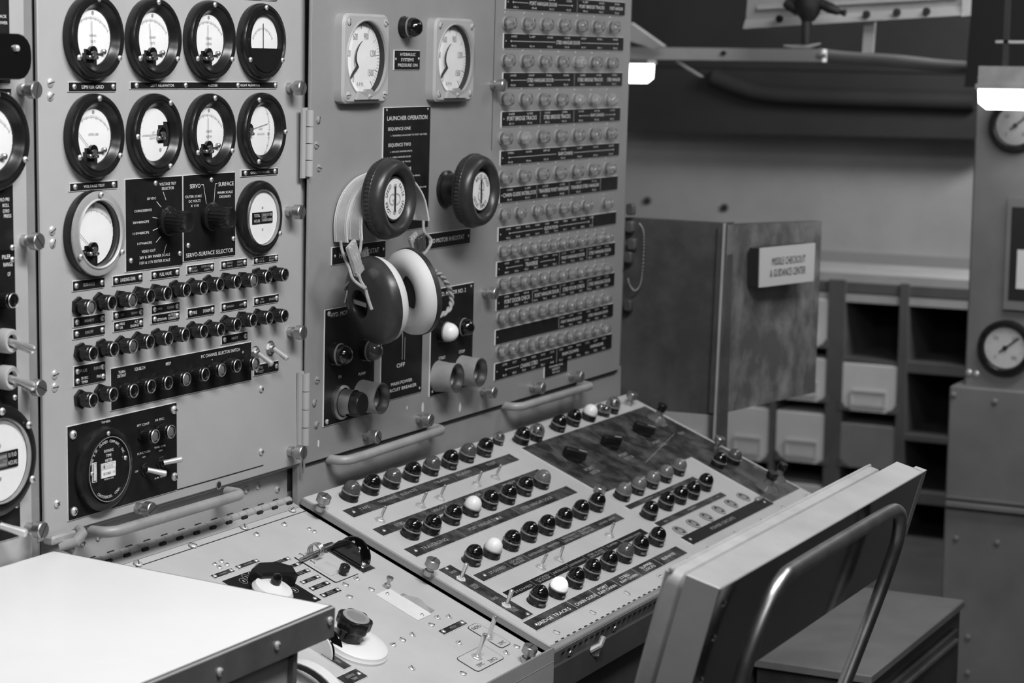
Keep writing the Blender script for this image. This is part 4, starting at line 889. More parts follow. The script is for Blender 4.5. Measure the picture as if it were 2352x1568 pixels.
bp,W,H=sp(a3(1010,765),a3(1760,905),[],((.93,.93),),m='plate',th=.0012)
L=MB(); L.keep=True
for (x,y,t) in ((1170,772,'4'),(1190,742,'3'),(1240,720,'2'),(1550,838,'8')):
    u,v=FK2.uv(*a3(x,y)); b=bp.matrix_basis.to_translation(); arc(L,.0052,0,360,.0015,cx=u-b.x,cy=v-b.y,m='ink'); put(L,t,u-b.x,v-b.y,.005,None,.0015,'ink')
obj('lettering',L,bp)
for a,b,t in ((a3(1372,630),a3(1532,600),'DIVE'),(a3(1447,672),a3(1605,642),'UNCAGE'),(a3(1525,716),a3(1682,690),'GYRO'),(a3(1592,768),a3(1757,737),'LEVEL'),(a3(1657,815),a3(1832,785),'HOLD'),(a3(1740,866),a3(1912,836),'RELEASE')):
    sp(a,b,[(t,.5,.3,.26,.35),('SWITCH',.5,.7,.26,.4)],SE,m='plate')
u,v=FK2.uv(*a3(1395,715),.01); m=MB(); m.prism([(-.026,-.012),(.026,-.012),(.030,.004),(.014,.016),(-.014,.016),(-.030,.004)],0,.017,'black_cap',.003); obj('pointer_knob',m,SP,T(u,v,.0012,rz=-.35))
u,v=FK2.uv(*a3(1405,800),.012); m=MB(); m.lathe([(.0235,.002),(.0245,.006),(.0215,.011),(.011,.0130),(.0075,.015)],'white_knob',44); k=obj('round_knob',m,SP,T(u,v,.0)); k['label']='white round knob with a black tip'
m=MB(); m.lathe([(.0058,.015),(.0060,.023),(.0045,.0262),(.0001,.0275)],'black_gloss',20); obj('tip',m,k)
TL=a3(1548,588); BR=a3(2040,712); u0_,v1_=FK2.uv(*TL); u1_,v0_=FK2.uv(*BR)
m=MB(); m.rrect(u0_,u1_,v0_,v1_,0,.0016,.003,'paint_desk',side='gap'); ap=obj('access_plate',m,SP)
m=MB(); p=FK2.uv(*a3(1700,665)); q=FK2.uv(*a3(1900,690)); m.box(p[0],q[0],q[1]-.004,p[1],.0016,.0026,'frost',side='plate_edge'); m.M=Matrix.Identity(4); obj('tag_plate',m,SP)
u,v=FK2.uv(*a3(1925,690),.006); m=MB(); m.lathe([(.0042,.0016),(.0042,.006),(.0062,.007),(.0062,.013),(.0050,.0145),(.0001,.015)],'black_cap',20); obj('push_knob',m,SP,T(u,v,0))
m=MB(); a=Vector((*FK2.uv(*a3(1605,605),.006),.006)); b=Vector((*FK2.uv(*a3(1850,492),.008),.008)); m.tube([a,b],.0026,'steel',10)
d=(b-a); c0=a+d*.42; pts=[]
e1=Vector((0,0,1)); e2=d.normalized().cross(e1)
for i in range(61): t=i/60; an=t*2*PI*4; pts.append(c0+d*.18*(t-.5)+ (e1*math.sin(an)+e2*math.cos(an))*.0085+Vector((0,0,.004)))
m.tube(pts,.0008,'chrome',6); obj('spring_lever',m,SP)
p,W,H=sp(a3(1740,502),a3(2165,668),[],(),th=.0012); 
for o_,ofs in ((a3(1935,612),0),(a3(1995,590),1)):
    u,v=FK2.uv(*o_,0); m=MB(); R_=.0225 if ofs==0 else .0235; m.M=Matrix.Rotation(PI/2,4,'Y'); m.lathe([(R_*.97,-.0012),(R_,-.0006),(R_,.0006),(R_*.97,.0012)],'black_gloss',48); m.disc(R_*.97,-.0012,'black_gloss',48)
    if ofs: 
        for (x,y) in ((-.012,-.004),(-.015,.006)): m.lathe([(.0022,0),(.0022,.0006)],'plate_edge',12,(x,y,-.0020)); m.disc(.0022,-.0021,'plate_edge',12,(x,y))
    w_=obj('thumb_wheel',m,SP,T(u,v,.0035))
u,v=FK2.uv(*a3(2065,650),.001); m=MB(); m.box(-.008,.008,-.006,.006,.0012,.0035,'steel',.0008); obj('bracket',m,SP,T(u,v,0)); obj('screw',m_screw(.0034),SP,T(u,v,.0035))
u,v=FK2.uv(*a3(2255,790),.004); m=MB(); m.lathe([(.004,0),(.004,.004),(.002,.005),(.002,.010),(.0042,.011),(.0042,.014)],'steel',14); obj('lock_pin',m,SP,T(u,v,0))
p,W,H=sp(a4(275,865),a4(690,1010),[],((.5,.10),(.5,.93)),m='strip_pale',th=.0014)
m=MB(); n=20; c=FK2.uv(*a4(580,930)); Lh=.044; m.add([(-.0075+.009*math.sin(PI*i/n)*1.2, Lh*(.5-i/n), .0012+.004*math.sin(PI*i/n)) for i in range(n+1)]+[(-.0075, Lh*(.5-i/n), 0.0) for i in range(n+1)],[(i,i+1,n+2+i,n+1+i) for i in range(n)],'cast')
m.add([(-.0075+.009*math.sin(PI*i/n)*1.2, Lh*(.5-i/n), .0012+.004*math.sin(PI*i/n)) for i in range(n+1)]+[(.0065,Lh*(.5-i/n),0) for i in range(n+1)],[(i,i+1,n+2+i,n+1+i) for i in range(n)],'cast'); obj('trim_wheel',m,SP,T(c[0],c[1],0,rz=.12))
# white disc and fluted black knob
u,v=FK2.uv(818,1476,.006); m=MB(); m.lathe([(.0385,0),(.0385,.003),(.0372,.0045),(.0365,.0075),(.0330,.0095),(.02,.0110),(.0001,.0112)],'white_knob',64)
k=obj('knob_skirt',m,SP,T(u,v,0)); k['label']='large white round knob skirt'
uk,vk=FK2.uv(815,1424,.033); m=MB(); m.lathe([(.0150,.010),(.0155,.022),(.0198,.024),(.0206,.026),(.0206,.035),(.0195,.0370),(.0160,.0378)],'black_cap',64,cap=False,rf=lambda i,z:1-(.0 if z<.0235 else .15*(.5-.5*math.cos(2*PI*i*7/64)))); m.lathe([(.0155,.0378),(.0150,.0384),(.0110,.0384),(.0105,.0375)],'cast',48,cap=False); m.disc(.0106,.0376,'paint_dark',32); obj('fluted_knob',m,SP,T(uk,vk,0))
p,W,H=sp(a4(738,1138),a4(960,1082),[('PITCH',.5,.5,.34,.22)],SE,sr=.0030)
def engraved(tl,br,ts):
    u0_,v1_=FK2.uv(*tl); u1_,v0_=FK2.uv(*br); m=MB(); m.rrect(u0_,u1_,v0_,v1_,0,.0008,.005,'ink_black'); m.rrect(u0_+.0007,u1_-.0007,v0_+.0007,v1_-.0007,.0008,.0009,.0045,'paint_desk'); o=obj('label_plate',m,SP)
    L=MB(); L.keep=True
    for t,x,y,rz in ts: put(L,t,u0_+(u1_-u0_)*x,v1_-(v1_-v0_)*y,.0052,None,.0011,'ink_black',rz=rz,cond=.85)
    obj('lettering',L,o)
engraved(a4(950,1115),a4(1290,1235),(('RADIO',.5,.13,0),('32MC',.5,.86,0))); engraved(a4(868,1348),a4(1240,1345),(('32MC',.28,.75,0),('32MC2',.68,.82,0)))
toggle(SP,FK2,*a4(1118,1178),rx=-.05,ry=.0,L=.026,r=.0030); toggle(SP,FK2,*a4(1032,1328),rx=-.05,ry=0,L=.028,r=.0030)
thumb(SP,FK2,*a4(1440,1250),.1,w=.022)
c7=lambda x,y:(560+x/7.84,1400+y/7.84)
sp(c7(1380,800),c7(1940,1010),[('DEPTH',.5,.3,.2,.4),('TRIM',.5,.6,.2,.3)],((.5,.12),)); sp((772,1556),c7(2235,1195),[('ELEVATOR',.5,.35,.24,.4),('TRIM',.5,.7,.24,.25)],((.85,.5),))
for (x,y,R_,mm) in ((1480,760,.0240,'black_gloss'),(1330,830,.0245,'black_gloss'),(1290,840,.0248,'strip_pale')):
    u,v=FK2.uv(*c7(x-30,y-120),0); m=MB(); m.M=Matrix.Rotation(PI/2,4,'Y'); m.lathe([(R_*.97,-.0012),(R_,-.0006),(R_,.0006),(R_*.97,.0012)],mm,48); m.disc(R_*.97,-.0012,mm,48); obj('thumb_wheel',m,SP,T(u,v,-.002))
u,v=FK2.uv(*c7(1330,1100),.012); m=MB(); P=[(-.008,.046*math.cos(a)-.004,-.012+.030*math.sin(a)) for a in [PI*i/16 for i in range(17)]]; m.strip(P,(.015,0,0),.003,'strip_pale'); m.strip([(-.020,p[1]*.97,p[2]*.97) for p in P],(.006,0,0),.003,'black'); obj('curved_lever',m,SP,T(u,v,0))

# ------------------------------------------------------------------ headphones hanging on the left wheel
h5=lambda x,y:(680+x/3.2667,400+y/3.2667)
HP = thing('headphones','worn headphones with a stitched double leather band hung over the left rubber speed wheel','headphones',FD.mat())
def fp(p,w,F=FD): return Vector((*F.uv(p[0],p[1],w),w))
pa=[(343,508),(338,400),(348,300),(378,195),(425,112),(490,45),(565,5),(640,-15)]
path=[fp(h5(*p),.0130) for p in pa]
pb=[fp(h5(*p),.0335) for p in ((830,45),(885,115),(920,190),(938,270),(950,345))]
uvp=[(p.x,p.y) for p in path]+[(p.x,p.y) for p in pb]
for i,wc in enumerate((.0125,.0335)):
    P=smooth([Vector((x,y+(0 if i==0 else .004*(k<2)),wc)) for k,(x,y) in enumerate(uvp)])
    m=MB(); m.strip(P,(0,0,.0182),.0024,'leather'); b=obj('headband_strap',m,HP)
    m=MB()
    for dw in (-.0090,.0090): m.tube([p+Vector((0,0,dw)) for p in P],.0014,'piping',6)
    obj('piping',m,b)
    m=MB()
    for k in range(0,len(P)-1,1):
        t=(P[k+1]-P[k]); nrm=t.cross(Vector((0,0,1))).normalized()*-.0014
        for f in (.1,.6):
            q=P[k]+t*f
            for dw in (-.0065,.0065): m.tube([q+nrm+Vector((0,0,dw)),q+nrm+t*.3+Vector((0,0,dw))],.00035,'ink',4)
    obj('stitching',m,b)
Dw=Vector((.89,-.43,.14)).normalized(); Dl=FD.mat().to_3x3().inverted()@Dw
c1=fp(h5(600,945),.068)
def cup(name,c,axis,cush,sc=1.0):
    M=Matrix.Translation(c)@axis.to_track_quat('Z','Y').to_matrix().to_4x4()
    m=MB(); R_=.0555
    P=[(R_,-.002),(R_,.004)]+[(R_*math.cos(a)*.99, .004+.022*sc*math.sin(a)) for a in [k*PI/2/8 for k in range(1,7)]]+[(.018,.002+.0225*sc),(.0165,.018*sc),(.0165,.012*sc),(.001,.012*sc)]
    m.lathe(P,'rubber',56,cap=False); o=obj('ear_cup',m,HP,M)
    m=MB(); P=[(R_*.985,-.002)]+[(.038+.0165*math.cos(a), -.004-.015*math.sin(a)) for a in [k*PI/8 for k in range(9)]]+[(.0205,-.002),(.0001,-.002)]
    m.lathe(P[:-1],'cushion',56,cap=False); k=obj('ear_cushion',m,o); m=MB(); m.disc(.022,-.003,'black_matte',30); obj('speaker_cloth',m,o)
    return o
o1=cup('l',c1,-Dl,0); 
m=MB(); m.box(-.0028,.0028,-.028,.012,.020,.0225,'nickel'); m.box(-.010,.012,-.030,-.025,.0205,.0225,'nickel'); m.tube([(-.016,-.020,.012),(-.010,-.030,.022),(.004,-.034,.024)],.0016,'nickel',8); m.tube([(-.022,-.012,.012),(-.022,-.028,.020),(-.012,-.038,.022)],.0016,'nickel',8); obj('yoke_bracket',m,o1)
c2=c1+Dl*.056
o2=cup('r',c2,Dl,0,.45)
def clip(p,q,w,name='band_clip',r=.0042,mm='screw'):
    a=fp(h5(*p),w); b=fp(h5(*q),w); m=MB(); d=(b-a); s=d.normalized().cross(Vector((0,0,1)))
    m.strip([a,b],s*.017,.004,mm)
    for k in (-1,0,1): m.tube([a+s*.0068*k+Vector((0,0,.002)),b+s*.0050*k+Vector((0,0,.002))],r*.6,mm,10)
    for t in (.05,.5,.95): c=a+d*t; m.strip([c-s*.0085+Vector((0,0,.002)),c+s*.0085+Vector((0,0,.002))],(0,0,.003),.007,mm)
    return obj(name,m,HP)
clip((405,525),(470,735),.064); clip((497,575),(525,735),.038,mm='steel'); clip((868,465),(890,575),.045); clip((925,470),(935,560),.055,mm='steel')
def wire(pts,w0,w1,r,mm='cable',name='lead'):
    n=len(pts); P=smooth([fp(h5(*p),w0+(w1-w0)*i/(n-1)) for i,p in enumerate(pts)]); m=MB(); m.tube(P,r,mm,8); return obj(name,m,HP)
wire([(335,505),(342,560),(370,640),(398,705),(430,790),(520,862)],.030,.085,.0019); wire([(490,470),(486,530),(478,590)],.040,.060,.0018); wire([(515,840),(530,900),(550,965),(568,1015)],.080,.088,.0022); wire([(470,740),(485,800),(525,862)],.064,.086,.0020)
wire([(955,350),(960,430),(990,462),(1015,500),(990,560),(930,635)],.045,.06,.0020); wire([(875,560),(885,620),(900,680)],.045,.06,.0018); wire([(905,580),(925,640),(915,700)],.045,.06,.0018)
pts=[(985,722),(1030,728),(1080,752),(1120,800),(1150,860),(1168,935),(1155,1000),(1110,1045),(1060,1062),(1010,1030)]
P=smooth([fp(h5(*p),.060) for p in pts],8); m=MB()
for ph in (0,PI):
    Q=[]
    for i,p in enumerate(P):
        t=(P[min(i+1,len(P)-1)]-P[max(i-1,0)]).normalized(); s=t.cross(Vector((0,0,1))); an=i*.55+ph
        Q.append(p+(s*math.cos(an)+Vector((0,0,1))*math.sin(an))*.0017)
    m.tube(Q,.0021,'cable',8)
obj('twisted_cord',m,HP)

# ------------------------------------------------------------------ white topped folding table in front at left
ta=SY(120,1262,0); tb=SX(770,1390,ta.x); ey_=(ta-tb).normalized()
FT=Frame(tb,(1,0,0),ey_)
TB=thing('side_table','white topped metal edged table in the lower left foreground','table',FT.mat())
D_=(ta-tb).length-.004
m=MB(); m.box(-.75,0,0,D_,-.031,-.0022,'table_edge'); m.box(-.75,-.0012,.0012,D_,-.0022,-.0004,'table_edge',side='plate_edge'); obj('frame',m,TB)
m=MB(); m.box(-.745,-.0038,.0040,D_-.001,-.0022,0,'table_white',side='ink_black'); obj('table_top',m,TB)
for (x,y) in ((758,1425),(637,1482),(505,1543),(340,1620)):
    p=FT.loc(SY(x,y,tb.y)); obj('screw',m_screw(.0042),TB,T(p.x,-.0002,p.z,rx=PI/2))
m=MB(); m.box(-.75,-.058,.012,.30,-.62,-.031,'paint_dark'); m.box(-.062,-.055,.006,.014,-.62,-.031,'table_edge'); obj('pedestal',m,TB)

# ------------------------------------------------------------------ chair
FC=Frame((-.583,-.78,.888),(1,0,0),Vector((0,-.256,.967)))
CH=thing('chair','metal framed chair with a glossy black back, bent steel tube and pale pad','chair',Matrix.Translation((-.3,-.60,0)))
B=obj('backrest',MB().box(0,.595,-.112,0,-.030,0,'chair_back'),CH,Matrix.Translation((.3,.60,0))@FC.mat())
m=MB(); m.box(-.0012,.596,-.001,.0012,-.031,.0006,'chair_top',.0008); m.box(-.0014,0,-.112,.001,-.031,0,'chair_side'); m.box(.592,.606,-.075,.0012,-.012,.0006,'chair_top'); obj('edge_trim',m,B)
m=MB(); 
pts=[(-.002,-.030),(-.004,-.062),(-.030,-.070),(-.062,-.073)]
m.rrect(.004,.560,-.125,-.002,-.050,-.031,.012,'vinyl',.006); m.tube([(.006,-.004,-.050),(.006,-.115,-.049)],.0022,'vinyl',8); m.tube([(.006,-.003,-.048),(.555,-.003,-.048)],.002,'vinyl',8); obj('pad',m,B)
w_=.020
tp_=[(.069,-.42),(.067,-.22),(.067,-.095),(.070,-.062),(.078,-.034),(.090,-.012),(.108,-.0015),(.130,.001),(.25,.0015),(.40,.0005),(.440,-.003),(.466,-.016),(.482,-.040),(.484,-.062),(.478,-.10),(.460,-.16),(.430,-.25),(.40,-.36)]
m=MB(); m.tube(smooth([Vector((x,y-.004,w_)) for x,y in tp_],5),.0072,'chrome_tube' if 0 else 'steel',16); obj('back_tube',m,B)
for (v) in (-.018,-.05,-.09): 
    mm=MB(); mm.lathe([(.003,0),(.002,.0015),(.0001,.002)],'chrome',10); obj('rivet',mm,B,T(.022,v,0))
m=MB(); m.rrect(-.29,.29,-.13,.235,.40,.45,.04,'vinyl',.012); obj('seat',m,CH,Matrix.Translation((0,0,0)))
for (x,y) in ((-.25,-.10),(.25,-.10),(-.26,.20),(.26,.20)):
    m=MB(); m.tube([(x,y,.41),(x*1.05,y,.0)],.0105,'steel',12); obj('leg',m,CH)

# ------------------------------------------------------------------ low cabinet behind the chair
LC=thing('low_cabinet','low dark cabinet with a scuffed grey top beyond the chair back','cabinet',Matrix.Translation((.96,-.44,0)))
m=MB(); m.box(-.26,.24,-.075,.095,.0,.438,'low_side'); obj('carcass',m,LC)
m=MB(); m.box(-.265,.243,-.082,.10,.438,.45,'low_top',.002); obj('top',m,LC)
for i in range(3):
    m=MB(); m.box(-.22,.21,-.083,-.075,.30-i*.13,.41-i*.13,'low_side',.003); d=obj('drawer',m,LC); m=MB(); m.box(-.20,.19,-.088,-.083,.392-i*.13,.397-i*.13,'steel'); obj('pull',m,d)

# ------------------------------------------------------------------ standing screen and leaf beside the console
XL=1.15
def q4(a,b,c,d,X): return [SX(*a,X),SX(*b,X),SX(*c,X),SX(*d,X)]
SCR=thing('steel_screen','scuffed steel cabinet door standing open beyond the console with a small white sign','cabinet door',Matrix.Translation(SX(1650,1000,XL)))
iv=SCR.matrix_basis.inverted()
def w2(parent_inv, pts): return [parent_inv@Vector(p) for p in pts]
m=MB(); m.quadbox(w2(iv,q4((1420,935),(1641,953),(1664,513),(1436,499),XL)),(.022,0,0),'locker'); obj('side_sheet',m,SCR)
m=MB(); a=SX(1664,513,XL); b=SX(1641,1010,XL); 
m.quadbox(w2(iv,[Vector((XL-.012,SX(1625,1030,XL-.012).y,0)),Vector((XL-.012,SX(1652,1030,XL-.012).y,0)),SX(1672,512,XL-.012),SX(1660,512,XL-.012)]),(.028,0,0),'locker'); m.quadbox(w2(iv,[SX(1637,1010,XL-.018),SX(1641,1010,XL-.018),SX(1666,513,XL-.018),SX(1661,513,XL-.018)]),(.0055,0,0),'alu'); obj('corner_post',m,SCR)
d0=(SX(1668,600,XL)-CAM).dot(FWD)
def dep(px,py,k): r=ray(px,py); return CAM+r*(d0*k)
fx=lambda x:1.0+.118*(x-1668)/(1880-1668)
XQ=XL-.0145; dA=(SX(1650,951,XQ)-CAM).dot(FWD)/d0; dB=(SX(1672,516,XQ)-CAM).dot(FWD)/d0
Q=[dep(1650,951,dA),dep(1872,901,dA*fx(1872)),dep(1888,508,dB*fx(1888)),dep(1672,516,dB)]
nrm=(Q[1]-Q[0]).cross(Q[3]-Q[0]).normalized()
m=MB(); m.quadbox(w2(iv,Q),-nrm*.018,'locker_worn',side='locker'); obj('leaf',m,SCR)
def leafp(px,py,off=0):
    p=onplane(px,py,Q[0]+nrm*off,nrm); return p
S_=[leafp(1746,660,.022),leafp(1869,645,.022),leafp(1873,558,.022),leafp(1748,570,.022)]
m=MB(); m.quadbox(w2(iv,S_),-nrm*.003,'sign_white'); sg=obj('sign',m,SCR)
m=MB(); m.quadbox(w2(iv,[leafp(1740,659,.019),leafp(1860,646,.019),leafp(1864,559,.019),leafp(1743,571,.019)]),-nrm*.018,'gap'); obj('sign_box',m,sg)
ex_=(S_[1]-S_[0]).normalized(); ey2=nrm.cross(ex_).normalized(); c_=(S_[0]+S_[1]+S_[2]+S_[3])/4+nrm*.0006; Wd=(S_[1]-S_[0]).length; Hd=(S_[3]-S_[0]).length
L=MB(); L.keep=True; L.M=iv@Matrix(((ex_.x,ey2.x,nrm.x,c_.x),(ex_.y,ey2.y,nrm.y,c_.y),(ex_.z,ey2.z,nrm.z,c_.z),(0,0,0,1)))
put(L,'MISSILE CHECKOUT',0,Hd*.13,Hd*.20,Wd*.62,0,'ink_black'); put(L,'& GUIDANCE CENTER',0,-Hd*.17,Hd*.20,Wd*.66,0,'ink_black'); obj('lettering',L,sg)
m=MB(); 
for k,(x,y) in enumerate(((1452,480),(1450,520),(1455,560),(1447,590),(1446,700))): p=iv@SX(x,y,XL-.012); m.M=Matrix.Translation(p)@Matrix.Rotation(-PI/2,4,'Y'); m.rrect(-.010,.010,-.007,.007,0,.012,.004,'locker',.002)
m.M=Matrix.Identity(4); obj('door_latch',m,SCR)
CHN=thing('bead_chain','thin bead chain looped from the latch at the edge of the steel door','chain',Matrix.Translation(SX(1460,560,XL-.02)))
pc=smooth([Vector(SX(x,y,XL-.02)) for x,y in ((1468,512),(1478,530),(1479,570),(1476,620),(1470,655),(1458,667),(1447,655),(1443,640))],6); iv2=CHN.matrix_basis.inverted(); m=MB(); acc=0; last=pc[0]
for i in range(1,len(pc)):
    p=iv2@pc[i]; m.lathe([(.0001,-.0016),(.0015,-.0008),(.0017,0),(.0015,.0008),(.0001,.0016)],'steel',8,(p.x,p.y,p.z))
obj('beads',m,CHN); CHN.children[0]['kind']='stuff'; m=MB(); m.tube([iv2@p for p in pc],.0004,'steel',4); obj('link_wire',m,CHN)

# ------------------------------------------------------------------ storage shelves with pale bins
XS=3.6
SH=thing('storage_shelf','steel storage shelf rack with dark openings along the far wall','shelf',Matrix.Translation((XS,.4,0)))
iS=SH.matrix_basis.inverted()
def rail(a,b,hpx,mm,name,d=.30,X=XS):
    A0=SX(a[0],a[1],X); B0=SX(b[0],b[1],X); h=hpx/FPX*(X-CAM.x)*1.13; h=abs(SX(a[0],a[1]+hpx,X).z-A0.z)
    y0,y1=min(A0.y,B0.y),max(A0.y,B0.y); z=(A0.z+B0.z)/2
    m=MB(); m.box(0,d,y0-.4,y1-.4,z-h,z,mm); return obj(name,m,SH)
rail((1600,606),(2352,655),20,'shelf_lip','shelf_edge',.32,XS-.02); rail((1600,626),(2352,675),22,'shelf','shelf_board'); rail((1600,654),(2352,700),18,'shelf_lip','shelf_edge',.30,XS-.01)
rail((1520,795),(2352,845),22,'shelf','shelf_board'); rail((1520,958),(2352,1010),12,'shelf','shelf_board'); rail((1520,1083),(2352,1140),24,'shelf','shelf_board')
zt=SX(1900,640,XS).z
for (x,w_) in ((1915,.050),(1775,.018),(2069,.026),(2240,.03),(1640,.03)):
    y=SX(x,950,XS).y; m=MB(); m.box(-.006,.30,y-.4-w_*.5,y-.4+w_*.5,0.0,zt,'shelf'); obj('shelf_upright',m,SH)
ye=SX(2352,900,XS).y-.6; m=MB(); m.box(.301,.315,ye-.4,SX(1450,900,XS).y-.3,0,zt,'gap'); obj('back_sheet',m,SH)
def bin_(a,c,lab,mm='bin',lip=True,grp='pale storage bins in the shelf rack'):
    A=SX(a[0],a[1],XS-.004); Cc_=SX(c[0],c[1],XS-.004); y1,y0=A.y,Cc_.y; z1,z0=A.z,Cc_.z; W_=y1-y0; H_=z1-z0
    t=thing('storage_bin',lab,'bin',Matrix.Translation((XS-.004,(y0+y1)/2,z0)),grp)
    m=MB(); m.box(.0,.26,-W_/2,W_/2,0,H_,mm,.002); obj('drawer_body',m,t)
    m=MB(); m.box(-.003,0,-W_*.28,W_*.28,H_*.16,H_*.44,mm); m.box(-.007,-.003,-W_*.30,W_*.30,H_*.42,H_*.46,mm); m.box(-.005,-.003,W_*.27,W_*.30,H_*.14,H_*.44,mm); m.box(-.005,-.003,-W_*.30,-W_*.27,H_*.14,H_*.44,mm); m.box(-.006,-.003,-W_*.3,W_*.3,H_*.12,H_*.15,mm)
    if lip: obj('label_holder',m,t)
    for s in (-1,1):
        m=MB(); k=[(0,0),(W_*.22,0),(W_*.16,H_*.06),(W_*.10,H_*.09),(W_*.06,H_*.17),(0,H_*.22)]
        vs=[(-.004,s*(W_/2-x),z) for x,z in k]; vs2=[(-.0005,s*(W_/2-x),z) for x,z in k]; n=len(k)
        m.add(vs+vs2,[tuple(range(n)),tuple(range(2*n-1,n-1,-1))]+[(i,(i+1)%n,n+(i+1)%n,n+i) for i in range(n)],'shelf'); obj('corner_bracket',m,t)
    return t
bin_((1930,832),(2063,952),'pale bin with raised label frame right of the thick shelf post')
bin_((1929,970),(2061,1083),'bin with painted-in shade in the row below, right of the thick shelf post','bin_shade',lip=False)
bin_((1783,942),(1902,1068),'pale bin with label frame directly left of the thick post, lower row')
bin_((1668,930),(1769,1062),'pale bin showing under the corner of the open steel door')
bin_((1525,915),(1632,1050),'pale bin glimpsed left of the steel door leg')
bin_((1783,815),(1903,925),'pale bin half hidden behind the steel door, upper row')
bin_((1783,680),(1903,800),'pale bin at the top of the rack, mostly behind the steel door')
bin_((1783,1105),(1900,1230),'pale bin in the lowest row, seen just above the desk corner',lip=False)

# ------------------------------------------------------------------ gauge cabinet at the right edge
XC=2.2
CB=thing('gauge_cabinet','tall grey steel cabinet with round pressure gauges at the right picture edge','cabinet',Matrix.Translation((XC,-.5,0)))
iC=CB.matrix_basis.inverted()
yl=SX(2228,560,XC).y; zt_=SX(2300,890,XC).z; yl2=SX(2172,1100,XC-.03).y
m=MB(); m.box(0,.35,yl-.75+.5,yl+.5,zt_,SX(2300,172,XC).z,'cabinet',.004); obj('upper_body',m,CB)
m=MB(); m.box(-.03,.5,yl2-.75+.5,yl2+.5,0,zt_,'cabinet',.004); obj('lower_body',m,CB)
z1=SX(2250,1160,XC-.03).z; m=MB(); m.box(-.046,-.03,yl2-.75+.5,yl2+.495,z1-.006,z1+.004,'cabinet',.002); m.box(-.038,-.03,yl2-.75+.5,yl2+.495,z1+.010,z1+.014,'cabinet'); obj('rail_moulding',m,CB)
def cg(px,py,rp,ang,dark_dial=False):
    c=iC@SX(px,py,XC-.012); r=rp/FPX*(XC-CAM.x)*1.15
    m=MB(); m.M=Matrix.Translation((0,c.y,c.z))@Matrix.Rotation(-PI/2,4,'Y')@Matrix.Rotation(-PI/2,4,'Z')
    m.lathe([(r,0),(r,.014),(r*.93,.020),(r*.82,.020),(r*.76,.016),(r*.74,.010),(0,.010)],'black_cap',44,cap=False); g=obj('pressure_gauge',m,CB)
    d=MB(); d.keep=True; d.M=m.M; d.disc(r*.74,.0108,'dial_dim' if not dark_dial else 'cast',40); ticks(d,r*.60,r*.70,-45,225,27,.0112,big=3)
    for k,tx in enumerate(('0','100','200','300')): a=math.radians(225-90*k); put(d,tx,r*.48*math.cos(a),r*.48*math.sin(a),r*.14,None,.0112,'ink_black')
    obj('dial',d,g)
    n_=MB(); n_.M=m.M; c2,s2=math.cos(math.radians(ang)),math.sin(math.radians(ang)); n_.tube([(-.25*r*c2,-.25*r*s2,.013),(.62*r*c2,.62*r*s2,.013)],r*.03,'ink_black',6); n_.lathe([(r*.09,.011),(r*.09,.015),(.0001,.0155)],'ink_black',12); obj('needle',n_,g)
    p_=MB(); p_.keep=True; p_.M=m.M; p_.disc(r*.76,.0165,'pane',32); obj('glass',p_,g)
cg(2308,799,56,38); cg(2332,288,52,40,True)  # upper gauge gets the darker grey dial
for (a,b,mm,d) in (((2318,452),(2420,716),'gap',.010),):
    A=iC@SX(*a,XC); Cq=iC@SX(*b,XC); m=MB(); m.box(-.012,0,Cq.y,A.y,Cq.z,A.z,'cabinet'); m.box(-.013,-.012,Cq.y+.01,A.y-.010,Cq.z+.02,A.z-.02,'gap'); f_=obj('strip_gauge',m,CB)
    A=iC@SX(2341,572,XC); m=MB(); m.box(-.0145,-.013,Cq.y+.01,A.y,Cq.z+.045,A.z,'dial_dim'); obj('scale_card',m,f_)
for (x,y) in ((2226,855),(2243,858),(2190,906),(2285,922),(2196,1236),(2290,1246),(2223,1463),(2222,1545)):
    X_=XC if y<880 else XC-.03; c=iC@SX(x,y,X_); m=MB(); m.M=Matrix.Translation(c)@Matrix.Rotation(-PI/2,4,'Y'); m.lathe([(.007,0),(.0065,.003),(.003,.005),(.0001,.005)],'cabinet' if y>880 else 'screw',14); obj('screw',m,CB)

# ------------------------------------------------------------------ light fittings
def fitting(name,lab,X,top,bot,yl_,yr_,depth,taper):
    zt2=SX(*top,X).z; zm=SX(*bot[0],X).z; zb2=SX(*bot[1],X).z; y1=SX(yl_,top[1],X).y; y0=SX(yr_,top[1],X).y
    t=thing(name,lab,'light',Matrix.Translation((X,(y0+y1)/2,zt2))); h=(y1-y0)/2
    m=MB(); m.box(0,depth,-h+.004,h-.004,zm-zt2,0,'cast'); m.box(-.004,depth+.004,-h,h,zm-zt2,zm-zt2+.010,'cast'); obj('housing',m,t)
    b=zb2-zt2; a=zm-zt2; k=.02
    P=[(-h+.004,a),(h-.004,a),(h-.008,b+k),(h-.02,b+k*.35),(-h+.02,b),(-h+.008,b+k)] if taper else [(-h+.004,a),(h-.004,a),(h-.006,b+k*.6),(h-.022,b),(-h+.022,b),(-h+.006,b+k*.6)]
    m=MB(); n=len(P); m.add([(.002,y,z) for y,z in P]+[(depth-.002,y,z) for y,z in P],[tuple(range(n)),tuple(range(2*n-1,n-1,-1))]+[(i,(i+1)%n,n+(i+1)%n,n+i) for i in range(n)],'diffuser'); obj('diffuser',m,t); return t
FR=fitting('ceiling_light','hanging light fitting with a glowing white diffuser, at the right picture edge',1.88,(2300,152),((2300,205),(2300,252)),2243,2470,.28,False)
m=MB(); m.box(.06,.07,.05,.06,0,2.3-FR.location.z,'duct'); m.box(.06,.16,-.03,.075,.045,.05,'alu'); obj('hanger',m,FR)
FLt=fitting('ceiling_light','glowing light fitting peeking out from behind the tall indicator panel',2.9,(1450,138),((1450,147),(1450,190)),1400,1489,.05,False)

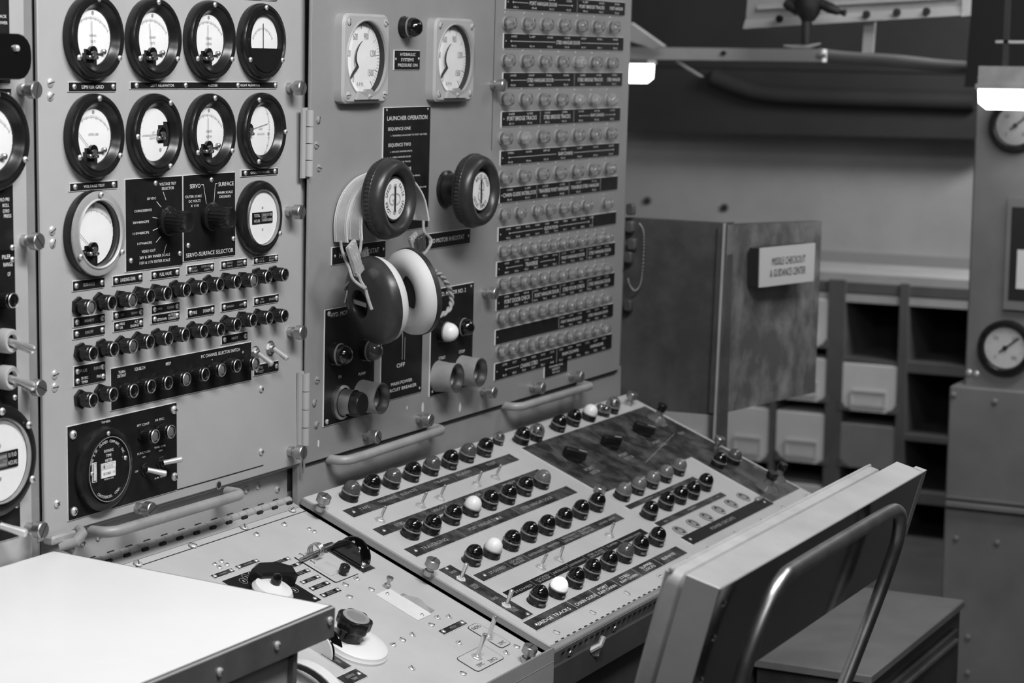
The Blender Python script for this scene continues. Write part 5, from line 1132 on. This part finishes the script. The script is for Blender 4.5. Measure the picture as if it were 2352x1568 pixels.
# ------------------------------------------------------------------ overhead structure
def hbar(name,lab,cat,a,b,X,hp,mm,d=.04,X2=None):
    A=SX(*a,X); B_=SX(*b,X2 or X); h=hp/FPX*(X-CAM.x)*1.1
    t=thing(name,lab,cat,Matrix.Translation(A)); q=[Vector((0,0,0)),B_-A,B_-A-Vector((0,0,h)),Vector((0,0,-h))]; m=MB(); m.quadbox(q,(d,0,0),mm); obj('bar',m,t); return t
def hanger(t,px,py,X,zt=2.3,r=.006):
    p=SX(px,py,X); m=MB(); m.M=t.matrix_basis.inverted(); m.tube([p,Vector((p.x,p.y,zt))],r,'duct',8); obj('hanger_rod',m,t)
BR1=hbar('overhead_bracket','pale riveted metal strap crossing below the overhead tray','bracket',(1440,108),(1890,113),2.7,27,'alu_light',.03)
for (x,y) in ((1662,122),(1893,128),(1884,126)):
    m=MB(); m.M=BR1.matrix_basis.inverted()@Matrix.Translation(SX(x,y,2.695))@Matrix.Rotation(-PI/2,4,'Y'); m.lathe([(.006,-.004),(.006,.003),(.0001,.005)],'duct' if x<1700 else 'alu',12); obj('bolt',m,BR1)
m=MB(); m.M=BR1.matrix_basis.inverted(); m.quadbox([SX(1541,136,2.72),SX(1549,136,2.72),SX(1613,176,2.72),SX(1606,177,2.72)],(.01,0,0),'alu'); obj('brace',m,BR1)
hanger(BR1,1443,112,2.71)
PI1=thing('overhead_pipe','grey pipe running level from the end of the metal strap','pipe',Matrix.Translation(SX(2060,140,2.95)))
m=MB(); m.M=PI1.matrix_basis.inverted(); m.tube(smooth([SX(x,y,2.95) for x,y in ((1880,126),(1950,134),(2060,141),(2160,152),(2260,158))],6),.016,'alu_pipe' if 0 else 'cabinet',14); obj('pipe_run',m,PI1)
hanger(PI1,2256,158,2.95)
TR=thing('overhead_tray','pale pressed metal tray with round holes hanging overhead','tray',Matrix.Translation(SX(1970,40,2.35)))
iT=TR.matrix_basis.inverted(); m=MB(); m.M=iT
XT=2.35; m.quadbox([SX(1711,70,XT),SX(2222,36,XT),SX(2232,-70,XT),SX(1722,-60,XT)],(.012,0,0),'alu')
m.quadbox([SX(1706,66,XT-.02),SX(2226,34,XT-.02),SX(2226,12,XT),SX(1712,46,XT)],(.004,0,0),'alu_light'); m.quadbox([SX(1738,22,XT-.015),SX(2200,-4,XT-.015),SX(2200,-12,XT),SX(1738,10,XT)],(.004,0,0),'alu_light'); m.quadbox([SX(2208,38,XT-.02),SX(2228,36,XT-.02),SX(2234,-70,XT-.02),SX(2214,-70,XT-.02)],(.004,0,0),'alu_light')
obj('pressed_sheet',m,TR)
for (x,y,mm) in ((1790,43,'gap'),(1990,33,'duct'),(2060,28,'duct'),(2128,26,'duct')):
    m=MB(); m.M=iT@Matrix.Translation(SX(x,y,XT-.024))@Matrix.Rotation(-PI/2,4,'Y'); m.lathe([(.0085,-.003),(.0085,.0015),(.0055,.002)],mm,16); obj('hole_plug',m,TR)
m=MB(); m.M=iT; m.quadbox([SX(1980,121,2.37),SX(2004,121,2.37),SX(2010,40,2.37),SX(1985,40,2.37)],(.012,0,0),'alu'); obj('strap',m,TR)
for x in (1760,2190): hanger(TR,x,-40,2.38)
CL=thing('clamp','black swivel clamp with a lever handle in front of the overhead tray','clamp',Matrix.Translation(SX(1855,30,2.2)))
iK=CL.matrix_basis.inverted()
def kt(pts,r,mm='black_matte',seg=12): 
    m=MB(); m.M=iK; m.tube([SX(x,y,2.2) for x,y in pts],r,mm,seg); return m
obj('body',kt([(1856,-60),(1858,-10),(1857,15),(1856,34),(1855,48)],[.030,.030,.030,.024,.014]),CL); obj('stem',kt([(1853,40),(1852,100)],.012),CL); obj('lever_handle',kt([(1880,5),(1905,18),(1925,26),(1930,28),(1942,30)],[.010,.012,.009,.005,.008]),CL); obj('side_knob',kt([(1806,4),(1814,10),(1835,25)],[.012,.014,.012]),CL)
obj('lamp_foot',kt([(1800,105),(1830,108),(1860,107),(1885,100)],[.002,.005,.005,.002],'alu'),CL)
CV=thing('lamp_reflector','curved pale conduit edge beside the tall panel top','reflector',Matrix.Translation(SX(1480,85,2.6)))  # pale curved edge of a lamp reflector
m=MB(); m.M=CV.matrix_basis.inverted(); m.quadbox([SX(1440,92,2.6),SX(1500,112,2.6),SX(1524,106,2.6),SX(1448,52,2.6)],(.02,0,0),'alu_light'); obj('bend',m,CV); hanger(CV,1442,70,2.61)
# dark overhead pieces; the widest box takes the place of pipe shadows
def slab(name,pts,X,d,mm):
    m=MB(); m.quadbox([SX(*p,X) for p in pts],(d,0,0),mm); o=obj(name,m); return tag(o,*{'duct':('dark wide box added over the pipe shadows across the far wall','duct'),'overhead_beam':('dark deep overhead beam at the upper right corner','beam'),'overhead_slab':('dull grey overhead panel behind the hanging tray','panel')}[name])
slab('duct',((1380,300),(2300,320),(2300,175),(1380,152)),4.40,.19,'duct')  # added box over the pipe shadows, depth shaped for the shade it casts
slab('overhead_slab',((1380,150),(2300,172),(2300,-120),(1380,-120)),4.52,.075,'duct')
slab('overhead_beam',((2215,200),(2420,200),(2420,-80),(2240,-80)),2.62,.2,'ceil_dark')
m=MB(); c=[SX(x,y,4.372) for x,y in ((1640,176),(1690,196),(1760,214),(1900,222),(2240,232))]; m.tube(smooth(c,5),.030,'duct',12); o=obj('overhead_pipe',m); tag(o,'dark sagging pipe run under the wide dark box','pipe')
m=MB()
for (x,y) in ((1487,461),(1664,477)):
    p=SX(x,y,4.598); m.M=Matrix.Translation(p)@Matrix.Rotation(-PI/2,4,'Y'); m.lathe([(.014,0),(.012,.006),(.0001,.008)],'duct',14); o=obj('wall_stud',m); tag(o,'small dark stud on the far wall, %s'%('nearer the tall panel' if x<1500 else 'above the steel door'),'stud','studs on the far wall'); m=MB()
m=MB(); A=SX(1600,560,4.58); B_=SX(2300,600,4.58); m.box(4.585,4.6,B_.y-.5,A.y+.8,B_.z-.10,A.z,'wall_band'); o=obj('trim_1',m); o['kind']='structure'
